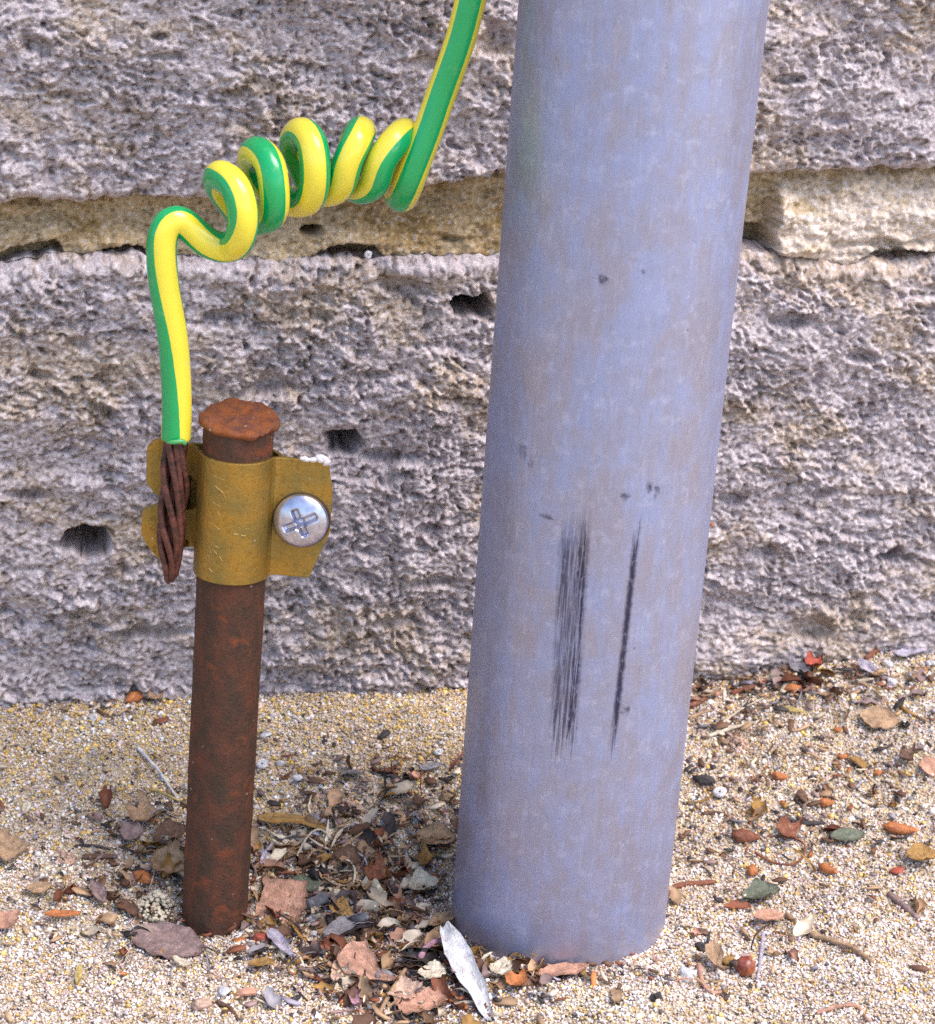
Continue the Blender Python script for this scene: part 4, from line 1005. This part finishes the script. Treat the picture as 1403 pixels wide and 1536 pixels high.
twig([(1066, 1100), (1108, 1072), (1156, 1043)], 4, 'cream', 'thin pale straw right of the pipe, the upper of two', 'straw', 'straw', .8, .6)
piece('bud', 1187, 1068, 36, 13, 0, 'yellow', 'pale yellow seed at the tip of the thicker straw')
piece('ovate', 1318, 1087, 58, 30, -5, 'tan', 'round flat brown leaf at far right', .2, .05)
twig([(1346, 1056), (1360, 1068), (1376, 1076)], 9, 'amber', 'amber stub of twig right of the round brown leaf', 'stick', 'stick')
piece('lump', 1105, 1117, 40, 27, 0, 'peach', 'pinkish white gritty clump under the two straws')
piece('pebble', 1053, 1174, 42, 30, 0, 'dark', 'dark charcoal pebble right of the pipe')
piece('shell', 1080, 1193, 28, 26, 0, 'white', 'white striped snail shell beside the charcoal pebble')
piece('pebble', 1200, 1198, 27, 24, 0, 'brown', 'dark brown round pebble in the middle of the right sand')
piece('bud', 1168, 1169, 26, 17, -10, 'orange', 'orange bud above the dark brown pebble')
piece('bud', 1237, 1208, 26, 17, 0, 'orange', 'orange bud right of the dark brown pebble')
piece('bud', 1127, 1311, 18, 19, 80, 'orange', 'orange bud above the green leaf, nearest the pipe')
piece('bud', 1240, 1308, 34, 17, -25, 'orange', 'orange bud to the right of the green leaf')
piece('bud', 1264, 1137, 22, 10, -15, 'orange', 'narrow orange bud below the round flat brown leaf')
piece('bud', 1316, 1162, 16, 12, 10, 'orange', 'tiny orange bud left of the salmon edge leaf')
piece('bud', 1255, 1097, 14, 11, 0, 'orange', 'tiny orange bud left of the round flat brown leaf')
twig([(1168, 1230), (1200, 1236), (1238, 1236)], 11, 'dark', 'thick charcoal twig below the dark brown pebble')
twig([(1053, 1222), (1080, 1221), (1106, 1233)], 6, 'brown', 'thin brown twig below the striped shell')
piece('bud', 1115, 1259, 44, 25, -8, 'rust', 'open rust-brown seed capsule right of the pipe')
piece('hook', 1187, 1256, 46, 24, 0, 'rust', 'rust bract lying right of the open seed capsule', 1.0, .3)
twig([(1132, 1280), (1160, 1297), (1192, 1300), (1208, 1280), (1196, 1262), (1150, 1255)], 4.5, 'rust', 'thin red-brown stem curling in a hook under the rust bract', 'stem', 'stem', .5)
piece('bud', 1347, 1248, 56, 22, -15, 'orange', 'large orange folded pod at the right')
piece('ovate', 1394, 1158, 42, 26, -65, 'salmon', 'salmon leaf on the right picture edge', .3)
piece('hook', 1364, 1142, 34, 18, 15, 'brown', 'brown curled bract left of the salmon edge leaf', 1.2, .4)
twig([(1352, 1274), (1403, 1276)], 6, 'cream', 'cream straw reaching the right picture edge', 'straw', 'straw')
piece('ovate', 1382, 1294, 44, 24, 0, 'amber', 'olive-amber leaf under the cream edge straw', .8, .3)
piece('chip', 1345, 1309, 24, 16, 20, 'redd', 'dark red chip left of the olive-amber leaf')
twig([(1333, 1342), (1352, 1358), (1378, 1380)], 12, 'mauve', 'mauve-brown stick at lower right', 'stick', 'stick', 0, .8)
piece('ovate', 1141, 1350, 54, 24, 12, 'olive', 'dark green leaf in the sand right of the pipe foot', .5, .25)
twig([(994, 1354), (1004, 1338), (1022, 1329), (1048, 1327), (1073, 1324)], 10, 'rust', 'red-brown worm-like stem touching the right foot of the pipe', 'stem', 'stem', 0, .8)
twig([(1180, 1374), (1217, 1404), (1274, 1423), (1310, 1447)], 9, 'tan', 'long bent tan twig at lower right', 'twig', 'twig', .4, .8)
mb = M('berry_skin'); BERRY = mb.set(mb.mix(mb.ramp(mb.noise(mb.coord(), .35, 3, .6), [(.4, 0), (.62, 1)]), (.16, .03, .02), (.40, .13, .05)), .28, 0, .5)
berry = tag(link('berry', pebble_mesh(4.7, 4.6, 4.6, 77, .05), BERRY), 'shiny red-orange round berry at lower right', 'berry'); put(berry, 1116, 1460, 0, .6, None, 9)
calyx = link('calyx', bud_mesh(2.2, 1.7, 5), lm(C['brown']), berry); calyx.location = Vector((-2.3, 0, 1.3)) * S
piece('pebble', 1091, 1447, 27, 20, 0, 'amber', 'amber crumb touching the red-orange berry')
piece('hook', 1072, 1453, 46, 20, -70, 'tan', 'tan curled husk left of the amber crumb', 1.4, .4)
twig([(1048, 1448), (1054, 1476), (1066, 1490), (1088, 1490)], 8, 'salmon', 'salmon curved stem below the tan curled husk', 'stem', 'stem')
piece('pebble', 1028, 1468, 30, 28, 0, 'white', 'white stone chip left of the salmon curved stem')
piece('pebble', 1052, 1423, 22, 17, 0, 'dark', 'dark pebble in bright sand above the tan curled husk')
piece('chip', 1053, 1400, 26, 15, -10, 'brown', 'small brown chip above the dark pebble near the pipe foot')
twig([(1145, 1402), (1142, 1432), (1136, 1472)], 7, 'lilac', 'pale lilac straw standing beside the red-orange berry', 'straw', 'straw')
twig([(1225, 1522), (1256, 1512), (1284, 1511), (1304, 1534)], 7, 'salmon', 'salmon bent stem at the bottom right edge', 'stem', 'stem')
piece('ovate', 1153, 1384, 48, 18, 12, 'salmon', 'salmon leaf just below the dark green leaf', .3)
piece('ovate', 1270, 1262, 50, 16, 5, 'olive', 'grey-olive leaf left of the large orange pod', .2)
# --- on the wall
def stuck(name, px, py, d, me, col, label, cat):
    u_, z_ = onwall(px, py, d); o = link(name, me, lm(C[col])); p = W0 + EU * u_ + EN * d; p[2] = z_
    o.location = Vector(p) * S; return tag(o, label, cat)
s_ = stuck('snail_shell', 552, 383, .5, shell_mesh(2.3, 3), 'white', 'tiny white shell resting on the ledge of the mortar joint', 'shell'); s_.rotation_euler = (1.2, 0, .3)
s_ = stuck('resin_bead', 1066, 790, 1.2, pebble_mesh(2.8, 2.4, 2.6, 8, .08), 'orange', 'shiny orange bead stuck to the wall right of the pipe', 'bead')

# --- crumbs of bark and leaf: uncountable
rng = np.random.default_rng(23)
blobs = [(540, 1400, 110, 70, 900), (480, 1290, 110, 60, 620), (600, 1190, 90, 40, 260), (650, 1480, 90, 50, 420), (220, 1290, 60, 60, 240), (130, 1360, 110, 80, 140), (1220, 1020, 120, 22, 460), (1080, 1080, 60, 40, 160), (330, 1240, 260, 60, 160), (1130, 1210, 140, 70, 420),
         (1290, 1150, 110, 80, 340), (1130, 1400, 100, 60, 90), (830, 1455, 110, 16, 160), (700, 1300, 700, 200, 260), (180, 1060, 100, 10, 60)]
pts, sz = [], []
for (bx, by, sx, sy, n) in blobs:
    px, py = rng.normal(bx, sx, n), rng.normal(by, sy, n)
    ok = (px > -40) & (px < IW + 40) & (py > 1000) & (py < IH + 60)
    p = onground_many(px[ok], py[ok]); pts.append(p[p[:, 1] < wall_y(p[:, 0]) - 1])
pts = np.concatenate(pts); n = len(pts)
L_ = np.clip(rng.lognormal(math.log(1.5), .5, n), .5, 5.5); W_ = L_ * rng.uniform(.14, .55, n); T_ = np.minimum(W_ * .5, .45)
bx = np.array([(-1, -.6, 0), (-.2, -1, 0), (1, -.35, 0), (.9, .5, 0), (.1, 1, 0), (-.9, .7, 0)]) * .5
yaw = rng.uniform(0, 6.28, n); tl = rng.normal(0, .28, (n, 2)); bend = rng.uniform(-.5, .5, n)
loc = np.repeat(bx[None], n, 0) * (1 + rng.normal(0, .16, (n, 6, 1)))
X_ = loc[:, :, 0] * L_[:, None]; Y_ = loc[:, :, 1] * W_[:, None]; Zc_ = bend[:, None] * X_ ** 2 / L_[:, None] + tl[:, :1] * X_ + tl[:, 1:] * Y_
ca, sa = np.cos(yaw)[:, None], np.sin(yaw)[:, None]
top = np.stack([X_ * ca - Y_ * sa, X_ * sa + Y_ * ca, Zc_ + T_[:, None]], -1); bot = top - np.stack([0 * X_, 0 * X_, T_[:, None] + 0 * X_], -1)
ctr = pts + np.array([0, 0, .38]) + np.stack([0 * L_, 0 * L_, rng.uniform(0, .5, n)], -1)
V = np.concatenate([top, bot], 1) + ctr[:, None]
fq = [(0, 1, 4, 5), (1, 2, 3, 4), (11, 10, 7, 6), (10, 9, 8, 7)] + [(i, i + 6, (i + 1) % 6 + 6, (i + 1) % 6) for i in range(6)]
F = (np.array(fq)[None] + (np.arange(n) * 12)[:, None, None]).reshape(-1, 4)
VV, FF = [V.reshape(-1, 3)], [F]
pal = np.array([C['brown'], C['dark'], C['tan'], C['rust'], C['orange'], C['mauve'], C['cream'], C['grey'], C['amber'], C['lilac']])
ii = rng.choice(len(pal), n, p=[.25, .19, .19, .045, .02, .10, .09, .06, .035, .02])
CC = [np.repeat(np.clip(pal[ii] * rng.uniform(.6, 1.25, (n, 1)), 0, .8), 12, 0)]
off = n * 12
# curled shards of leaf and shreds of fibre among them
pts = []
for (bx, by, sx, sy, n) in ((520, 1370, 95, 60, 230), (480, 1280, 90, 40, 110), (620, 1470, 80, 45, 150), (240, 1300, 45, 60, 40), (600, 1200, 80, 40, 40), (1160, 1230, 120, 70, 26), (1200, 1026, 110, 16, 80), (1110, 1420, 80, 50, 12), (780, 1460, 70, 18, 24), (120, 1330, 90, 80, 14), (1330, 1120, 80, 80, 16)):
    px, py = rng.normal(bx, sx, n), rng.normal(by, sy, n)
    ok = (px > -40) & (px < IW + 40) & (py > 1000) & (py < IH + 60)
    p = onground_many(px[ok], py[ok]); pts.append(p[p[:, 1] < wall_y(p[:, 0]) - 1])
pts = np.concatenate(pts); n = len(pts)
ns_, nt_ = 7, 4
fa = gridfaces(ns_, nt_); kk = ns_ * nt_
rim = [i * nt_ for i in range(ns_)] + [(ns_ - 1) * nt_ + j for j in range(1, nt_)] + [i * nt_ + nt_ - 1 for i in range(ns_ - 2, -1, -1)] + [j for j in range(nt_ - 2, 0, -1)]
fb = np.concatenate([fa[:, ::-1], fa + kk, np.array([(rim[i], rim[(i + 1) % len(rim)], rim[(i + 1) % len(rim)] + kk, rim[i] + kk) for i in range(len(rim))])])
pal2 = np.array([C['tan'], C['brown'], C['cream'], C['amber'], C['mauve'], C['rust'], C['salmon'], C['grey'], C['dark']])
for i in range(n):
    thin = rng.random() < .4
    L = rng.uniform(2.5, 7.5) * (1.2 if thin else 1); W = rng.uniform(.35, .8) if thin else L * rng.uniform(.3, .65)
    sg, tg_ = np.meshgrid(np.linspace(0, 1, ns_), np.linspace(-1, 1, nt_), indexing='ij')
    wd = (np.sin(math.pi * (sg * .9 + .05)) ** .5) * (1 + .3 * rng.normal(size=(ns_, 1)) * .5)
    y_ = tg_ * wd * W / 2 * (1 + .18 * rng.normal(size=(ns_, nt_)) * np.abs(tg_)); x_ = (sg - .5) * L
    z_ = rng.uniform(-.1, .6) * W * tg_ ** 2 + .06 * L * rng.normal(size=(ns_, nt_)) * .5 * (0.3 if thin else 1)
    cu = rng.uniform(-2.2, 2.8) + 1e-3; r_ = L / cu; a_ = x_ / r_
    X = np.stack([np.sin(a_) * (r_ - z_), y_, r_ - np.cos(a_) * (r_ - z_)], -1).reshape(-1, 3)
    ya, ta, tb = rng.uniform(0, 6.28), rng.normal(0, .45), rng.normal(0, .45)
    Rm3 = np.array(Matrix.Rotation(ya, 3, 'Z') @ Matrix.Rotation(ta, 3, 'X') @ Matrix.Rotation(tb, 3, 'Y'))
    X = X @ Rm3.T; X[:, 2] -= X[:, 2].min() * .75
    A_ = X + pts[i] + [0, 0, .3]
    VV.append(np.concatenate([A_, A_ - [0, 0, .22]])); FF.append(fb + off); off += 2 * kk
    cb_ = pal2[rng.choice(9, p=[.24, .18, .15, .10, .10, .07, .06, .06, .04])] * rng.uniform(.65, 1.2)
    CC.append(np.clip(cb_[None] * rng.uniform(.75, 1.2, (2 * kk, 1)), 0, .8))
me = mesh('litter_crumbs', np.concatenate(VV), np.concatenate(FF))
setcol(me, 'crumb_colour', np.concatenate(CC))
m = M('plant_crumb')
tag(link('litter_crumbs', me, m.set(m.attr('crumb_colour'), .7, 0, .3), smooth=False), 'small crumbs of bark and dry leaf strewn over the sand', 'litter', kind='stuff')
